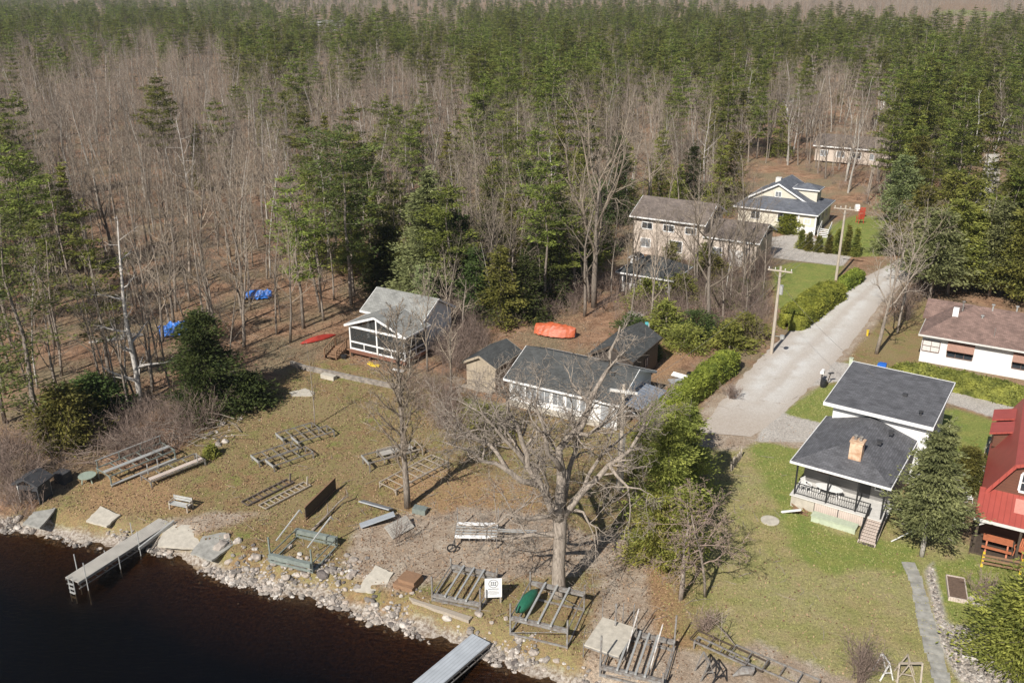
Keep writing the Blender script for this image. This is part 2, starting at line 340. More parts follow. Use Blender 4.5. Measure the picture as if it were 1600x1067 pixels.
ZONES = {
 'lawn': [[(-100, 812), (60, 790), (110, 765), (130, 735), (230, 735), (300, 690), (340, 660), (400, 625), (440, 590), (470, 565), (540, 560), (640, 600), (720, 612), (790, 640), (1000, 660), (1060, 700), (1010, 800), (980, 900), (960, 1200), (500, 1200), (-100, 900)],
          [(1075, 690), (1180, 680), (1290, 700), (1400, 760), (1560, 880), (1750, 950), (1750, 1250), (1000, 1250), (1040, 1000), (1010, 880), (1040, 760)],
          [(1290, 590), (1330, 540), (1380, 500), (1450, 470), (1450, 560), (1400, 600), (1340, 590)]],
 'green': [[(1222, 645), (1255, 606), (1310, 598), (1420, 640), (1320, 672), (1250, 662)], [(1440, 640), (1492, 638), (1562, 658), (1555, 690), (1530, 730), (1490, 790), (1430, 760)],
           [(1165, 688), (1215, 690), (1262, 706), (1262, 770), (1250, 800), (1300, 832), (1440, 850), (1440, 905), (1350, 885), (1290, 900), (1240, 860), (1215, 800), (1190, 740)],
           [(1452, 880), (1500, 870), (1600, 870), (1600, 975), (1490, 972), (1462, 930)], [(1215, 480), (1205, 420), (1240, 410), (1318, 414), (1300, 450), (1240, 490)],
           [(1262, 395), (1300, 352), (1340, 330), (1400, 335), (1420, 370), (1385, 400), (1330, 400)], [(1320, 590), (1290, 600), (1290, 560), (1330, 565)], [(720, 622), (790, 632), (800, 670), (730, 680)],
           [(1060, 470), (1130, 430), (1200, 440), (1190, 490)], [(1455, 26), (1550, 26), (1545, 15), (1470, 14)]],
 'dirt': [[(900, 1100), (925, 960), (940, 900), (905, 870), (930, 835), (985, 830), (1010, 880), (1018, 990), (1060, 1010), (1130, 1030), (1260, 1062), (1290, 1130)],
          [(535, 880), (560, 820), (640, 800), (700, 800), (780, 840), (860, 850), (860, 880), (760, 880), (690, 905), (620, 925), (560, 905)],
          [(1075, 660), (1110, 620), (1200, 560), (1300, 480), (1335, 440), (1420, 400), (1420, 430), (1365, 510), (1300, 590), (1210, 650), (1280, 670), (1300, 690), (1270, 705), (1190, 688), (1150, 705), (1110, 700), (1075, 690)],
          [(1330, 1100), (1250, 1062), (1150, 1010), (1180, 1000), (1300, 1050), (1400, 1080)], [(640, 830), (720, 790), (850, 800), (950, 850), (900, 900), (780, 905), (690, 880)],
          [(255, 812), (330, 800), (420, 800), (330, 830), (290, 840)]],
 'gravel': [[(1205, 645), (1250, 600), (1290, 562), (1340, 570), (1400, 590), (1500, 605), (1610, 612), (1700, 640), (1700, 740), (1560, 740), (1540, 700), (1562, 655), (1490, 632), (1400, 600), (1310, 595), (1250, 606), (1222, 645), (1330, 672), (1300, 690), (1180, 690)],
            [(1180, 372), (1260, 360), (1290, 385), (1330, 400), (1316, 416), (1180, 400)], [(1445, 890), (1458, 878), (1470, 930), (1480, 975), (1560, 978), (1620, 1010), (1700, 1100), (1500, 1064), (1468, 1010)],
            [(990, 470), (1020, 480), (1000, 500), (980, 490)]],
 'rust': [[(1012, 850), (1055, 900), (1062, 985), (1130, 1010), (1040, 1020), (1012, 990)], [(600, 740), (690, 730), (860, 760), (860, 860), (640, 830)], [(130, 745), (260, 735), (300, 800), (130, 800)],
          [(1000, 520), (1060, 500), (1100, 540), (1040, 590), (1000, 600)]],
}
ZONES = {k: [pg(p) for p in v] for k, v in ZONES.items()}
road_poly = np.array([G(*p)[:2] for p in road_px_l]+[G(*p)[:2] for p in reversed(road_px_r)])
def spaced(lo, hi, a, b, step, grow):
    """grid lines: fine from a to b, growing outside"""
    c = list(np.arange(a, b, step)); s = step; x = c[-1]
    while x < hi: s *= grow; x += s; c.append(x)
    s = step; x = c[0]; L = []
    while x > lo: s *= grow; x -= s; L.append(x)
    return np.array(L[::-1]+c)
gx = spaced(-3000, 3000, -45, 62, 0.5, 1.09); gy = spaced(-200, 6500, 34, 125, 0.5, 1.07)
X, Y = np.meshgrid(gx, gy); Z = hgt(X, Y)
def zone(k, soft=0.5, lo=0):
    r = np.zeros(X.shape)
    for p in ZONES[k]:
        bb = (X > p[:, 0].min()-3) & (X < p[:, 0].max()+3) & (Y > p[:, 1].min()-3) & (Y < p[:, 1].max()+3)
        q = np.zeros(X.shape); q[bb] = np.clip(sdist(X[bb], Y[bb], p)/(2*soft)+0.5, 0, 1); r = np.maximum(r, q)
    return r
zl, zg, zd, zv, zr = zone('lawn', 1.2), zone('green', 0.9), zone('dirt', 0.7), zone('gravel', 0.3), zone('rust', 1.5)
dsh = (Y-shore(X))*0.9
zb = np.clip(1-np.abs(dsh-0.25)/1.05, 0, 1)          # stony strip along the water
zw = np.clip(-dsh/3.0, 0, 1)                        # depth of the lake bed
ny, nx = X.shape
g = MB(); I = np.arange(ny*nx).reshape(ny, nx)
g.add(np.stack([X, Y, Z], 2), np.stack([I[:-1, :-1], I[:-1, 1:], I[1:, 1:], I[1:, :-1]], 2).reshape(-1, 4))
m, n, p = newmat('ground_cover'); M['ground'] = m
obj = tc(n)
def attr(nm):
    a = N(n, 'ShaderNodeAttribute'); a.attribute_name = nm; s = N(n, 'ShaderNodeSeparateColor'); n.links.new(a.outputs['Color'], s.inputs[0]); return s.outputs
A, B = attr('zone_a'), attr('zone_b')
nb = noise(n, obj, 0.16, 6, 0.6); nm_ = noise(n, obj, 0.75, 6, 0.65, 0.4); nf = noise(n, obj, 5, 6, 0.75); nff = noise(n, obj, 16, 4, 0.8)
def soft(w_, k=1.0):  # break the zone edge up with noise
    return math_(n, 'MULTIPLY_ADD', math_(n, 'ADD', math_(n, 'ADD', w_, math_(n, 'MULTIPLY_ADD', nm_, 0.9*k, -0.45*k)), math_(n, 'MULTIPLY_ADD', nf, 0.5*k, -0.25*k)), 2.2, -0.6, clamp=True)
litter = mix(n, ramp(n, nm_, [(0.35, (0,)*3), (0.65, (1,)*3)]), (0.20, 0.115, 0.07), (0.40, 0.25, 0.16))
litter = mix(n, ramp(n, nb, [(0.42, (0,)*3), (0.6, (1,)*3)]), litter, (0.24, 0.19, 0.12))
lawn = ramp(n, nm_, [(0.36, (0.27, 0.17, 0.09)), (0.5, (0.255, 0.19, 0.093)), (0.64, (0.20, 0.205, 0.062))])
lawn = mix(n, ramp(n, nb, [(0.40, (0,)*3), (0.62, (1,)*3)]), lawn, ramp(n, nf, [(0.38, (0.36, 0.25, 0.15)), (0.6, (0.21, 0.19, 0.08))]))
green = ramp(n, nm_, [(0.3, (0.27, 0.27, 0.08)), (0.65, (0.185, 0.235, 0.058))])
dirt = ramp(n, nm_, [(0.3, (0.30, 0.22, 0.155)), (0.5, (0.37, 0.295, 0.225)), (0.68, (0.45, 0.385, 0.31))])
gravel = ramp(n, nm_, [(0.3, (0.42, 0.38, 0.34)), (0.7, (0.52, 0.49, 0.45))])
rust_ = ramp(n, nf, [(0.35, (0.33, 0.19, 0.105)), (0.65, (0.42, 0.27, 0.15))])
stone = ramp(n, nf, [(0.38, (0.16, 0.12, 0.09)), (0.6, (0.48, 0.43, 0.37))])
bed = ramp(n, nf, [(0.35, (0.06, 0.03, 0.010)), (0.65, (0.26, 0.13, 0.045))])
ab = N(n, 'ShaderNodeAttribute'); ab.attribute_name = 'bed'; sb = N(n, 'ShaderNodeSeparateColor'); n.links.new(ab.outputs['Color'], sb.inputs[0])
lawn2 = mix(n, ramp(n, nb, [(0.40, (0,)*3), (0.6, (1,)*3)]), ramp(n, nm_, [(.34, (.37, .295, .15)), (.62, (.255, .25, .09))]), ramp(n, nm_, [(0.32, (.36, .30, .17)), (.62, (.30, .29, .12))]))
lawn = mix(n, sb.outputs[2], lawn, lawn2)
col = mix(n, soft(A[0]), litter, lawn)
col = mix(n, math_(n, 'MULTIPLY', soft(B[1]), 0.65), col, rust_)
col = mix(n, soft(A[1], 0.6), col, green)
col = mix(n, soft(A[2]), col, dirt)
col = mix(n, soft(B[0], 0.35), col, gravel)
# fallen leaves and thatch: fine speckle over everything dry
col = mix(n, 1.0, col, ramp(n, nff, [(0.34, (0.5,)*3), (0.5, (1.0,)*3), (0.66, (1.6, 1.52, 1.4))]), 'MULTIPLY')
col = mix(n, 1.0, col, ramp(n, nf, [(0.34, (0.66,)*3), (0.66, (1.25,)*3)]), 'MULTIPLY')
col = mix(n, soft(B[2]), col, stone)
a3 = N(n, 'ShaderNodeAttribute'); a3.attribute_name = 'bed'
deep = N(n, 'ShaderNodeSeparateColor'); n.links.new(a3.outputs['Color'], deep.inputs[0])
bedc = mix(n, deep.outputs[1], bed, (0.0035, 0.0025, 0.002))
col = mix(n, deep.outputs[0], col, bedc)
n.links.new(col, p.inputs['Base Color']); p.inputs['Roughness'].default_value = 0.95; p.inputs['Specular IOR Level'].default_value = 0.15
bh = math_(n, 'ADD', nf, math_(n, 'MULTIPLY', nff, 0.6)); bump(n, p, bh, 0.8, 0.09)
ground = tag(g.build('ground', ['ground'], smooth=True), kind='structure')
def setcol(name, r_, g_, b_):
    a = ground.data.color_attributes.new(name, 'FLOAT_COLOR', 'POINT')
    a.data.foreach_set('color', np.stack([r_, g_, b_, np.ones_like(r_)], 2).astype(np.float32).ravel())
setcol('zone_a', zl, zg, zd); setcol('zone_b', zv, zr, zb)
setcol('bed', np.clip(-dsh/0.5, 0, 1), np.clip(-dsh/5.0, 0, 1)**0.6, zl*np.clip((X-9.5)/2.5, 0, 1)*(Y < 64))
# lake
m, n, p = newmat('lake_water'); M['water'] = m
mp = N(n, 'ShaderNodeMapping'); mp.inputs['Rotation'].default_value = (0, 0, 0.5); mp.inputs['Scale'].default_value = (0.8, 2.2, 1)
n.links.new(tc(n), mp.inputs[0])
wv = noise(n, mp.outputs[0], 2.2, 6, 0.65, 0.6); 
gl = N(n, 'ShaderNodeBsdfGlossy'); gl.inputs['Roughness'].default_value = 0.06; gl.inputs[0].default_value = (0.9, 0.9, 0.9, 1)
tr = N(n, 'ShaderNodeBsdfTransparent'); tr.inputs[0].default_value = (0.62, 0.50, 0.36, 1)
bp = N(n, 'ShaderNodeBump'); bp.inputs['Strength'].default_value = 0.4; bp.inputs['Distance'].default_value = 0.09
n.links.new(wv, bp.inputs['Height']); n.links.new(bp.outputs[0], gl.inputs['Normal'])
fr = N(n, 'ShaderNodeFresnel'); fr.inputs[0].default_value = 1.33; n.links.new(bp.outputs[0], fr.inputs['Normal'])
mx = N(n, 'ShaderNodeMixShader'); n.links.new(fr.outputs[0], mx.inputs[0]); n.links.new(tr.outputs[0], mx.inputs[1]); n.links.new(gl.outputs[0], mx.inputs[2])
n.links.new(mx.outputs[0], n.nodes['Material Output'].inputs[0])
wb = MB(); wb.add([(-3000, -200, WZ), (3000, -200, WZ), (3000, 30, WZ), (-3000, 30, WZ)], [(0, 1, 2, 3)])
xs = [-3000]+list(np.linspace(-60, 90, 60))+[3000]
for a, b in zip(xs[:-1], xs[1:]):
    wb.add([(a, 30, WZ), (b, 30, WZ), (b, float(shore(b))+3, WZ), (a, float(shore(a))+3, WZ)], [(0, 1, 2, 3)])
tag(wb.build('lake_water', ['water']), kind='structure')
# gravel road: a crowned sheet a little proud of the ground with ragged edges
m, n, p = newmat('road_gravel'); M['road'] = m; o_ = tc(n)
r1 = noise(n, o_, 0.5, 5, 0.6); r2 = noise(n, o_, 7, 5, 0.75); r3 = noise(n, o_, 40, 3, 0.7)
c_ = ramp(n, r1, [(0.32, (0.50, 0.46, 0.41)), (0.62, (0.60, 0.58, 0.545))])
c_ = mix(n, 1.0, c_, ramp(n, r2, [(0.3, (0.82,)*3), (0.7, (1.1,)*3)]), 'MULTIPLY')
c_ = mix(n, 1.0, c_, ramp(n, r3, [(0.3, (0.82,)*3), (0.7, (1.12,)*3)]), 'MULTIPLY')
ra = N(n, 'ShaderNodeAttribute'); ra.attribute_name = 'across'; rs = N(n, 'ShaderNodeSeparateColor'); n.links.new(ra.outputs['Color'], rs.inputs[0])
ac = math_(n, 'ADD', rs.outputs[0], math_(n, 'MULTIPLY_ADD', r1, .22, -.11))
edge = ramp(n, ac, [(0.0, (1,)*3), (.18, (.55,)*3), (.27, (.0,)*3), (.40, (.05,)*3), (.48, (.6,)*3), (.56, (.6,)*3), (.62, (.05,)*3), (.7, (.0,)*3), (.82, (.5,)*3), (1.0, (1,)*3)])
edge = math_(n, 'MAXIMUM', edge, math_(n, 'MULTIPLY', rs.outputs[1], 1.3, clamp=True))
c_ = mix(n, edge, c_, ramp(n, r2, [(.35, (.36, .30, .245)), (.65, (.47, .42, .365))]))
n.links.new(c_, p.inputs['Base Color']); p.inputs['Roughness'].default_value = 0.95; bump(n, p, r2, 0.4, 0.03)
def resample(P, k):
    P = np.array([tuple(G(*q)[:2]) for q in P]); t = np.concatenate([[0], np.cumsum(np.hypot(*np.diff(P, axis=0).T))]); u = np.linspace(0, t[-1], k)
    return np.stack([np.interp(u, t, P[:, 0]), np.interp(u, t, P[:, 1])], 1)
K = 220; Lr, Rr_ = resample(road_px_l, K), resample(road_px_r, K); rb = MB(); V = []; NS = 12
for i in range(K):
    for j in range(NS+1):
        f = j/NS; q = Lr[i]*(1-f)+Rr_[i]*f
        if j in (0, NS):
            q = q+(Rr_[i]-Lr[i])*0.05*mnoise.noise((q[0]*0.9, q[1]*0.9, j))*(1)
        V.append((q[0], q[1], hz(*q)+0.05*math.sin(math.pi*f)**0.5+0.004-(0.012 if j in (0, NS) else 0)))
I = np.arange(K*(NS+1)).reshape(K, NS+1)
rb.add(V, np.stack([I[:-1, :-1], I[:-1, 1:], I[1:, 1:], I[1:, :-1]], 2).reshape(-1, 4))
ro = tag(rb.build('gravel_road', ['road'], smooth=True), kind='structure')
a = ro.data.color_attributes.new('across', 'FLOAT_COLOR', 'POINT'); fr = np.tile(np.arange(NS+1)/NS, K); al = np.repeat(np.clip(1-np.arange(K)/16, 0, 1), NS+1); a.data.foreach_set('color', np.stack([fr, al, fr*0, fr*0+1], 1).astype(np.float32).ravel())

# ------------------------------------------------------------ tree builders
def grow(mb, p, d, L, r, lvl, P, m=0):
    """one limb and everything that grows from it"""
    segs = P['segs'][lvl]; pts = [Vector(p)]; dd = Vector(d).normalized(); rr = [r]; step = L/segs
    for i in range(segs):
        wob = Vector((random.gauss(0, 1), random.gauss(0, 1), random.gauss(0, 1)))*P['wander'][lvl]
        dd = (dd+wob+Vector((0, 0, P['lift'][lvl]))).normalized(); pts.append(pts[-1]+dd*step)
        rr.append(max(P['rmin'], r*(1-(1-P['tip'])*(i+1)/segs)))
    mb[min(lvl, 1)].tube(pts, rr, P['sides'][lvl], m)
    if lvl+1 >= len(P['kids']): return pts
    nk = P['kids'][lvl]; nk = max(1, int(nk*random.uniform(0.75, 1.25)))
    a0 = random.uniform(0, 6.28)
    for k in range(nk):
        f = P['from'][lvl]+(1-P['from'][lvl])*(k+random.random())/nk; f = min(f, 0.999); x = f*segs; i = int(x); q = pts[i].lerp(pts[i+1], x-i)
        ax = (pts[i+1]-pts[i]).normalized(); o1 = ax.orthogonal().normalized(); a = a0+k*2.4+random.uniform(-0.5, 0.5)
        o1 = o1*math.cos(a)+ax.cross(o1)*math.sin(a); ang = R(random.uniform(*P['ang'][lvl]))
        cd = ax*math.cos(ang)+o1*math.sin(ang)
        cl = L*P['len'][lvl]*(1-P['taper'][lvl]*(f-P['from'][lvl])/(1-P['from'][lvl]+1e-6))*random.uniform(0.7, 1.2)
        rb_ = rr[min(i+1, segs)]
        grow(mb, q, cd, cl, max(P['rmin'], min(rb_*0.75, r*P['rk'][lvl])), lvl+1, P, m)
    return pts
FOREST = dict(segs=(8, 4, 3, 2), wander=(0.035, 0.12, 0.18, 0.2), lift=(0.03, 0.10, 0.08, 0.05), tip=0.15, rmin=0.011, sides=(6, 4, 3, 3),
              kids=(13, 6, 5, 0), ang=((28, 52), (25, 55), (25, 60)), len=(0.34, 0.48, 0.42), taper=(0.55, 0.4, 0.3), rk=(0.5, 0.6, 0.55), **{'from': (0.38, 0.25, 0.15)})
def bare_parts(h, r, P, link=False, **kw):
    Q = dict(P); Q.update(kw); t, c = MB(), MB()
    grow((t, c), (0, 0, -0.15), (random.gauss(0, .03), random.gauss(0, .03), 1), h, r, 0, Q); return t, c
def conifer_parts(h, r0, cs, nw, rad, prof, leaf, per, droop=-0.05, flat=0.35, limbs=5, clump=0.9, skip=0.1, up=0.6, elong=3.0):
    """trunk with whorls of limbs that carry flattened sprays of needles"""
    t, c, P = MB(), MB(), []
    nseg = 8; pts = [Vector((0.02*h*math.sin(i*1.3)*(i/nseg), 0.015*h*math.cos(i*1.7)*(i/nseg), -0.15+(h+0.1)*i/nseg)) for i in range(nseg+1)]
    t.tube(pts, [r0*(1-0.93*i/nseg) for i in range(nseg+1)], 6)
    def at(z):
        x = min(max(z/h*nseg, 0), nseg-0.01); i = int(x); return pts[i].lerp(pts[i+1], x-i)
    for k in range(nw):
        f = (k+0.3*random.random())/nw; z = cs+(h-cs)*f**0.95; b = at(z)
        for j in range(max(2, int(limbs*(1-0.3*f)+0.5))):
            if random.random() < skip: continue
            a = k*1.9+j*6.283/limbs+random.uniform(-0.4, 0.4); L = rad*prof(f)*random.uniform(0.65, 1.15)
            d = Vector((math.cos(a), math.sin(a), droop+0.25*f)); e = b+d*L+Vector((0, 0, L*0.12))
            t.tube([b, b+d*L*0.5, e], [r0*0.22*(1-f*0.7), r0*0.13*(1-f*0.7), 0.012], 3)
            nc = max(2, int(L/0.55))
            for q in range(nc):
                g_ = 0.25+0.8*(q+0.5)/nc; cpt = b+(e-b)*g_; wd = clump*(0.35+0.3*L*(0.35+0.65*math.sin(min(1, g_)*2.6)))
                m_ = int(per*random.uniform(0.6, 1.3))
                X_ = rng.normal(size=(m_, 3))*np.array([wd*0.5, wd*0.5, wd*flat*0.5]); P.append(X_+np.array(cpt))
    P.append(rng.normal(size=(int(per*1.5), 3))*np.array([0.18, 0.18, 0.5])+np.array(at(h))+np.array([0, 0, -0.3]))
    P = np.concatenate(P); D = P.copy(); D[:, 2] = 0; D /= np.linalg.norm(D, axis=1)[:, None]+1e-3; D[:, 2] = .12
    c.leaves(P, leaf*.8, 0, up=up, elong=elong, dirs=D); return t, c
def merged(name, t, c, mats):
    mb = MB(); 
    for src, k in ((t, 0), (c, 1)):
        off = mb.n
        for v in src.v: mb.v.append(v); mb.n += len(v)
        for f, m in src.f: mb.f.append((f+off, k))
    return mb.build(name, mats, link=False)
pineprof = lambda f: (0.75+0.6*f if f < 0.4 else 0.99-0.78*((f-0.4)/0.6)**1.5)
coneprof = lambda f: max(0.06, 1-f)**0.85
bushprof = lambda f: math.sqrt(max(0.02, 1-(2*f-0.75)**2/1.6))
VAR = {'bare': [], 'pine': [], 'cedar': []}
for i in range(9):
    h = random.uniform(12.5, 18)
    if i < 6: t, c = bare_parts(h, random.uniform(0.13, 0.2), FOREST, kids=(random.choice((9, 12, 15)), random.choice((5, 6)), 4, 0))
    else: t, c = bare_parts(h*.9, random.uniform(0.2, 0.27), FOREST, kids=(11, 7, 5, 0), ang=((35, 62), (25, 55), (25, 60)), len=(.5, .46, .42), wander=(.06, .16, .2, .2), **{'from': (.28, .25, .15)})
    VAR['bare'].append((t.build('trunk', [('bark', 'bark', 'oak', 'bark', 'greybark', 'bark', 'oak', 'bark', 'bark')[i]], link=False, smooth=True).data, c.build('crown', ['twig'], link=False).data, merged('woodland_source', t, c, [('bark', 'oak', 'greybark')[i % 3], 'twig_far'])))
for i in range(7):
    h = random.uniform(16, 20.5); t, c = conifer_parts(h, 0.22, h*random.uniform(0.28, 0.48), 10, random.uniform(2.9, 4.0), pineprof, 0.19, 34, droop=0.08, flat=0.22, limbs=5, clump=1.0, skip=0.24, up=1.0)
    VAR['pine'].append((t.build('trunk', ['bark'], link=False, smooth=True).data, c.build('crown', ['pine'], link=False).data, merged('pine_source', t, c, ['bark', 'pine'])))
for i in range(3):
    h = random.uniform(9, 13); t, c = conifer_parts(h, 0.16, h*0.08, 17, random.uniform(2.0, 2.7), coneprof, 0.17, 26, droop=-0.15, flat=0.5, limbs=6, clump=0.85, skip=0.06, up=0.6)
    VAR['cedar'].append((t.build('trunk', ['bark'], link=False, smooth=True).data, c.build('crown', ['cedar'], link=False).data, merged('cedar_source', t, c, ['bark', 'cedar'])))
def tree_from(kind, i, name, label, cat, x, y, s=1, rz=0, group=None, sz=None):
    td, cd, _ = VAR[kind][i % len(VAR[kind])]; o = T(name, label, cat, (x, y, hz(x, y)), rz, group); o.scale = (s, s, sz or s)
    for nm, d in (('trunk', td), ('crown', cd)):
        q = bpy.data.objects.new(nm, d); C.objects.link(q); q.parent = o
    return o
# ------------------------------------------------------------ scatter (uncountable stuff) through geometry nodes
def scatter(name, src, P, S, A_, I_, label, cat, zs=None):
    me = bpy.data.meshes.new(name); me.vertices.add(len(P)); me.vertices.foreach_set('co', np.asarray(P, np.float32).ravel())
    for nm, v, ty in (('s', S, 'FLOAT'), ('a', A_, 'FLOAT'), ('i', I_, 'INT')):
        q = me.attributes.new(nm, ty, 'POINT'); q.data.foreach_set('value', np.asarray(v, np.int32 if ty == 'INT' else np.float32))
    o = bpy.data.objects.new(name, me); C.objects.link(o); tag(o, label, cat, kind='stuff')
    ng = bpy.data.node_groups.new(name, 'GeometryNodeTree')
    ng.interface.new_socket('Geometry', in_out='INPUT', socket_type='NodeSocketGeometry'); ng.interface.new_socket('Geometry', in_out='OUTPUT', socket_type='NodeSocketGeometry')
    gi = ng.nodes.new('NodeGroupInput'); go = ng.nodes.new('NodeGroupOutput'); ip = ng.nodes.new('GeometryNodeInstanceOnPoints'); jn = ng.nodes.new('GeometryNodeJoinGeometry')
    L = ng.links.new
    for s in reversed(src):
        oi = ng.nodes.new('GeometryNodeObjectInfo'); oi.inputs['Object'].default_value = s; oi.inputs['As Instance'].default_value = True; L(oi.outputs['Geometry'], jn.inputs[0])
    def na(nm, ty): a = ng.nodes.new('GeometryNodeInputNamedAttribute'); a.data_type = ty; a.inputs[0].default_value = nm; return a.outputs[0]
    cx = ng.nodes.new('ShaderNodeCombineXYZ'); L(na('a', 'FLOAT'), cx.inputs[2])
    L(gi.outputs[0], ip.inputs['Points']); L(jn.outputs[0], ip.inputs['Instance']); ip.inputs['Pick Instance'].default_value = True
    L(na('i', 'INT'), ip.inputs['Instance Index']); L(cx.outputs[0], ip.inputs['Rotation']); L(na('s', 'FLOAT'), ip.inputs['Scale']); L(ip.outputs[0], go.inputs[0])
    md = o.modifiers.new('scatter', 'NODES'); md.node_group = ng; return o

# ------------------------------------------------------------ the woods
ROWS = [(14, '5555555555522222446666666554200000000000'), (30, '9999999999914433339999999999996666332113'), (50, '9999999997887556679999999999997667767655'),
 (75, '4444222228995888869999999999999654778666'), (100, '2222000006887734629999977887755433777776'), (130, '1000000002324300108889933355666212288777'),
 (165, '1010001002122001115543111134431111188777'), (205, '0000011101110002113332100022211100188777'), (250, '2100000000011121232343221112222111178888'),
 (300, '2211000000125543223444433334554422288899'), (350, '2321000000126775334565544455554222689999'), (400, '2321100000026777555666544444442222689999'),
 (450, '2331100000115677654555544433332222899999'), (900, '2332210000013455433333333222222222222999')]
def conif(px, py):
    for y, r_ in ROWS:
        if py < y: break
    return int(r_[int(min(39, max(0, px/40+random.uniform(-.5, .5))))])/9
clear = pg([(-700, 1300), (-700, 860), (-60, 790), (-20, 700), (60, 690), (220, 645), (330, 640), (400, 600), (430, 575), (470, 540), (545, 505), (555, 470), (640, 470), (690, 540), (740, 520), (800, 515), (860, 508), (1060, 500),
            (1180, 475), (1200, 440), (1190, 405), (1100, 425), (970, 450), (950, 430), (955, 400), (975, 350), (1080, 345), (1140, 345), (1150, 300), (1180, 268), (1240, 262), (1320, 300), (1350, 325), (1405, 330), (1420, 380), (1400, 430), (1420, 470), (1440, 500), (1480, 450), (1560, 455), (1700, 500), (1900, 560), (1900, 1300)])
holes = [pg(q) for q in ([(1282, 245), (1345, 245), (1345, 212), (1282, 212)], [(1378, 170), (1420, 170), (1420, 140), (1378, 140)], [(1170, 175), (1195, 175), (1195, 150), (1170, 150)],
         [(120, 300), (250, 285), (240, 265), (130, 270)], [(165, 565), (235, 565), (235, 515), (165, 515)], [(1455, 30), (1555, 30), (1545, 8), (1470, 8)], [(470, 48), (520, 48), (520, 34), (470, 34)])]
road_buf = road_poly
def okpos(x, y, extra=1.0):
    a = np.array([[x]]), np.array([[y]])
    if sdist(*a, clear)[0, 0] > -extra: return False
    if sdist(*a, road_buf)[0, 0] > -2.0: return False
    return all(sdist(*a, h)[0, 0] <= 0 for h in holes)
pts = []
# candidate spots, spacing grows with distance
CX, CY = [], []
yv = 72.0
while yv < 2600:
    sp = 3.3 if yv < 150 else 3.3+(yv-150)*0.011 if yv < 800 else 10.5+(yv-800)*0.006
    hw = yv*0.60+22
    for xv in np.arange(-hw, hw, sp):
        CX.append(xv+random.uniform(-.5, .5)*sp); CY.append(yv+random.uniform(-.5, .5)*sp)
    yv += sp
CX, CY = np.array(CX), np.array(CY)
keep = (sdist(CX, CY, clear) < -1.0) & (sdist(CX, CY, road_buf) < -2.0)
for h in holes: keep &= sdist(CX, CY, h) <= 0
far_open = (np.sin(CX*0.004+1.3)*np.sin(CY*0.006+0.4) > 0.55) & (CY > 900); keep &= ~far_open
thin = rng.random(len(CX)); keep &= thin > np.where((CY < 125) & (CX < 5), 0.30, np.where((CX > 5) & (CY < 190) & (CX < 75), 0.35, 0.12))
CX, CY = CX[keep], CY[keep]
bare, ever = [], []
for x, y in zip(CX, CY):
    px, py = proj(x, y, 11); k = conif(px, py)
    clumpn = mnoise.noise((x*0.035, y*0.035, 3.3))*0.5+(mnoise.noise((x*0.008, y*0.012, 8.1))*0.5 if y > 300 else 0)
    kk = k*(.64 if y < 260 else .76 if k < .8 else .92)
    if random.random() < kk+(clumpn*min(1, k*2) if k > .05 else 0): ever.append((x, y))
    else: bare.append((x, y))
def nearest(L, n_):
    L = sorted(L, key=lambda q: (q[1] if abs(q[0]) < q[1]*0.56+8 else q[1]+1e4)); return L[:n_], L[n_:]
bn, bf = nearest(bare, 300); en, ef = nearest(ever, 290)
for x, y in bn:
    tree_from('bare', random.randrange(9), 'bare_tree', 'leafless grey-brown deciduous tree standing in the woods beyond the cottages', 'tree', x, y, random.uniform(0.55, .92), random.uniform(0, 6.28), 'bare trees of the woods')
for x, y in en:
    if random.random() < (0.35 if x < 40 else 0.25): tree_from('cedar', random.randrange(3), 'cedar_tree', 'dense yellow-green cedar standing in the woods beyond the cottages', 'evergreen tree', x, y, random.uniform(0.75, 1.2), random.uniform(0, 6.28), 'cedars of the woods')
    else: tree_from('pine', random.randrange(7), 'pine_tree', 'tall green pine with layered limbs standing in the woods beyond the cottages', 'evergreen tree', x, y, random.uniform(0.65, 1.1), random.uniform(0, 6.28), 'pines of the woods')
def scat_tr(name, kind, L, label, lo, hi):
    P = [(x, y, hz(x, y)) for x, y in L]; n_ = len(P); srcs = [v[2] for k_ in ([kind] if kind == 'bare' else ['pine', 'cedar', 'cedar']) for v in VAR[k_]]
    scatter(name, srcs, P, rng.uniform(lo, hi, n_), rng.uniform(0, 6.28, n_), rng.integers(0, len(srcs), n_), label, 'woodland')
scat_tr('bare_woodland', 'bare', bf, 'wide mass of leafless pinkish-grey woodland running to the horizon', 0.55, .95)
scat_tr('pine_woodland', 'pine', ef, 'dark green masses of distant pines among the bare woods', 0.55, 1.15)
HP = [(265, 306, 1.0, 'dark layered pine standing alone in the bare woods at the left'), (352, 292, .9, 'pine rising from the bare woods right of the lone dark one'), (455, 275, .95, 'third pine in the line across the bare woods, upper left of centre'),
      (662, 300, .95, 'slim pine with tufted top in the bare woods left of the photograph centre'), (528, 125, .95, 'pine at the near rim of the far evergreens, above the bare woods'),
      (838, 372, .95, 'spreading pine behind the great bare yard tree'), (745, 330, .9, 'pine left of the centre over the thicket'), (1420, 270, 1.1, 'tallest pine left of the pole with pale crossarm'), (1455, 215, 1.1, 'tall pine behind the pole with pale crossarm'), (1400, 240, 1.0, 'pine at the right end of the bare woods beyond the lane')]
for k, (x, y, s_, lb) in enumerate(HP): q = G(x, y); tree_from('pine', k, 'pine_tree', lb, 'evergreen tree', q.x, q.y, s_, k*1.3)
SN = []
for k in range(3):
    t, c = bare_parts(random.uniform(13, 17), .16, FOREST, kids=(12, 3, 0), segs=(8, 4, 3), sides=(6, 4, 3), ang=((45, 90), (25, 55)), len=(.22, .4), rk=(.55, .5), wander=(.06, .2, .2), **{'from': (.3, .3)}); SN.append((t.build('trunk', ['pale'], link=False, smooth=True).data, c.build('crown', ['pale'], link=False).data, None))
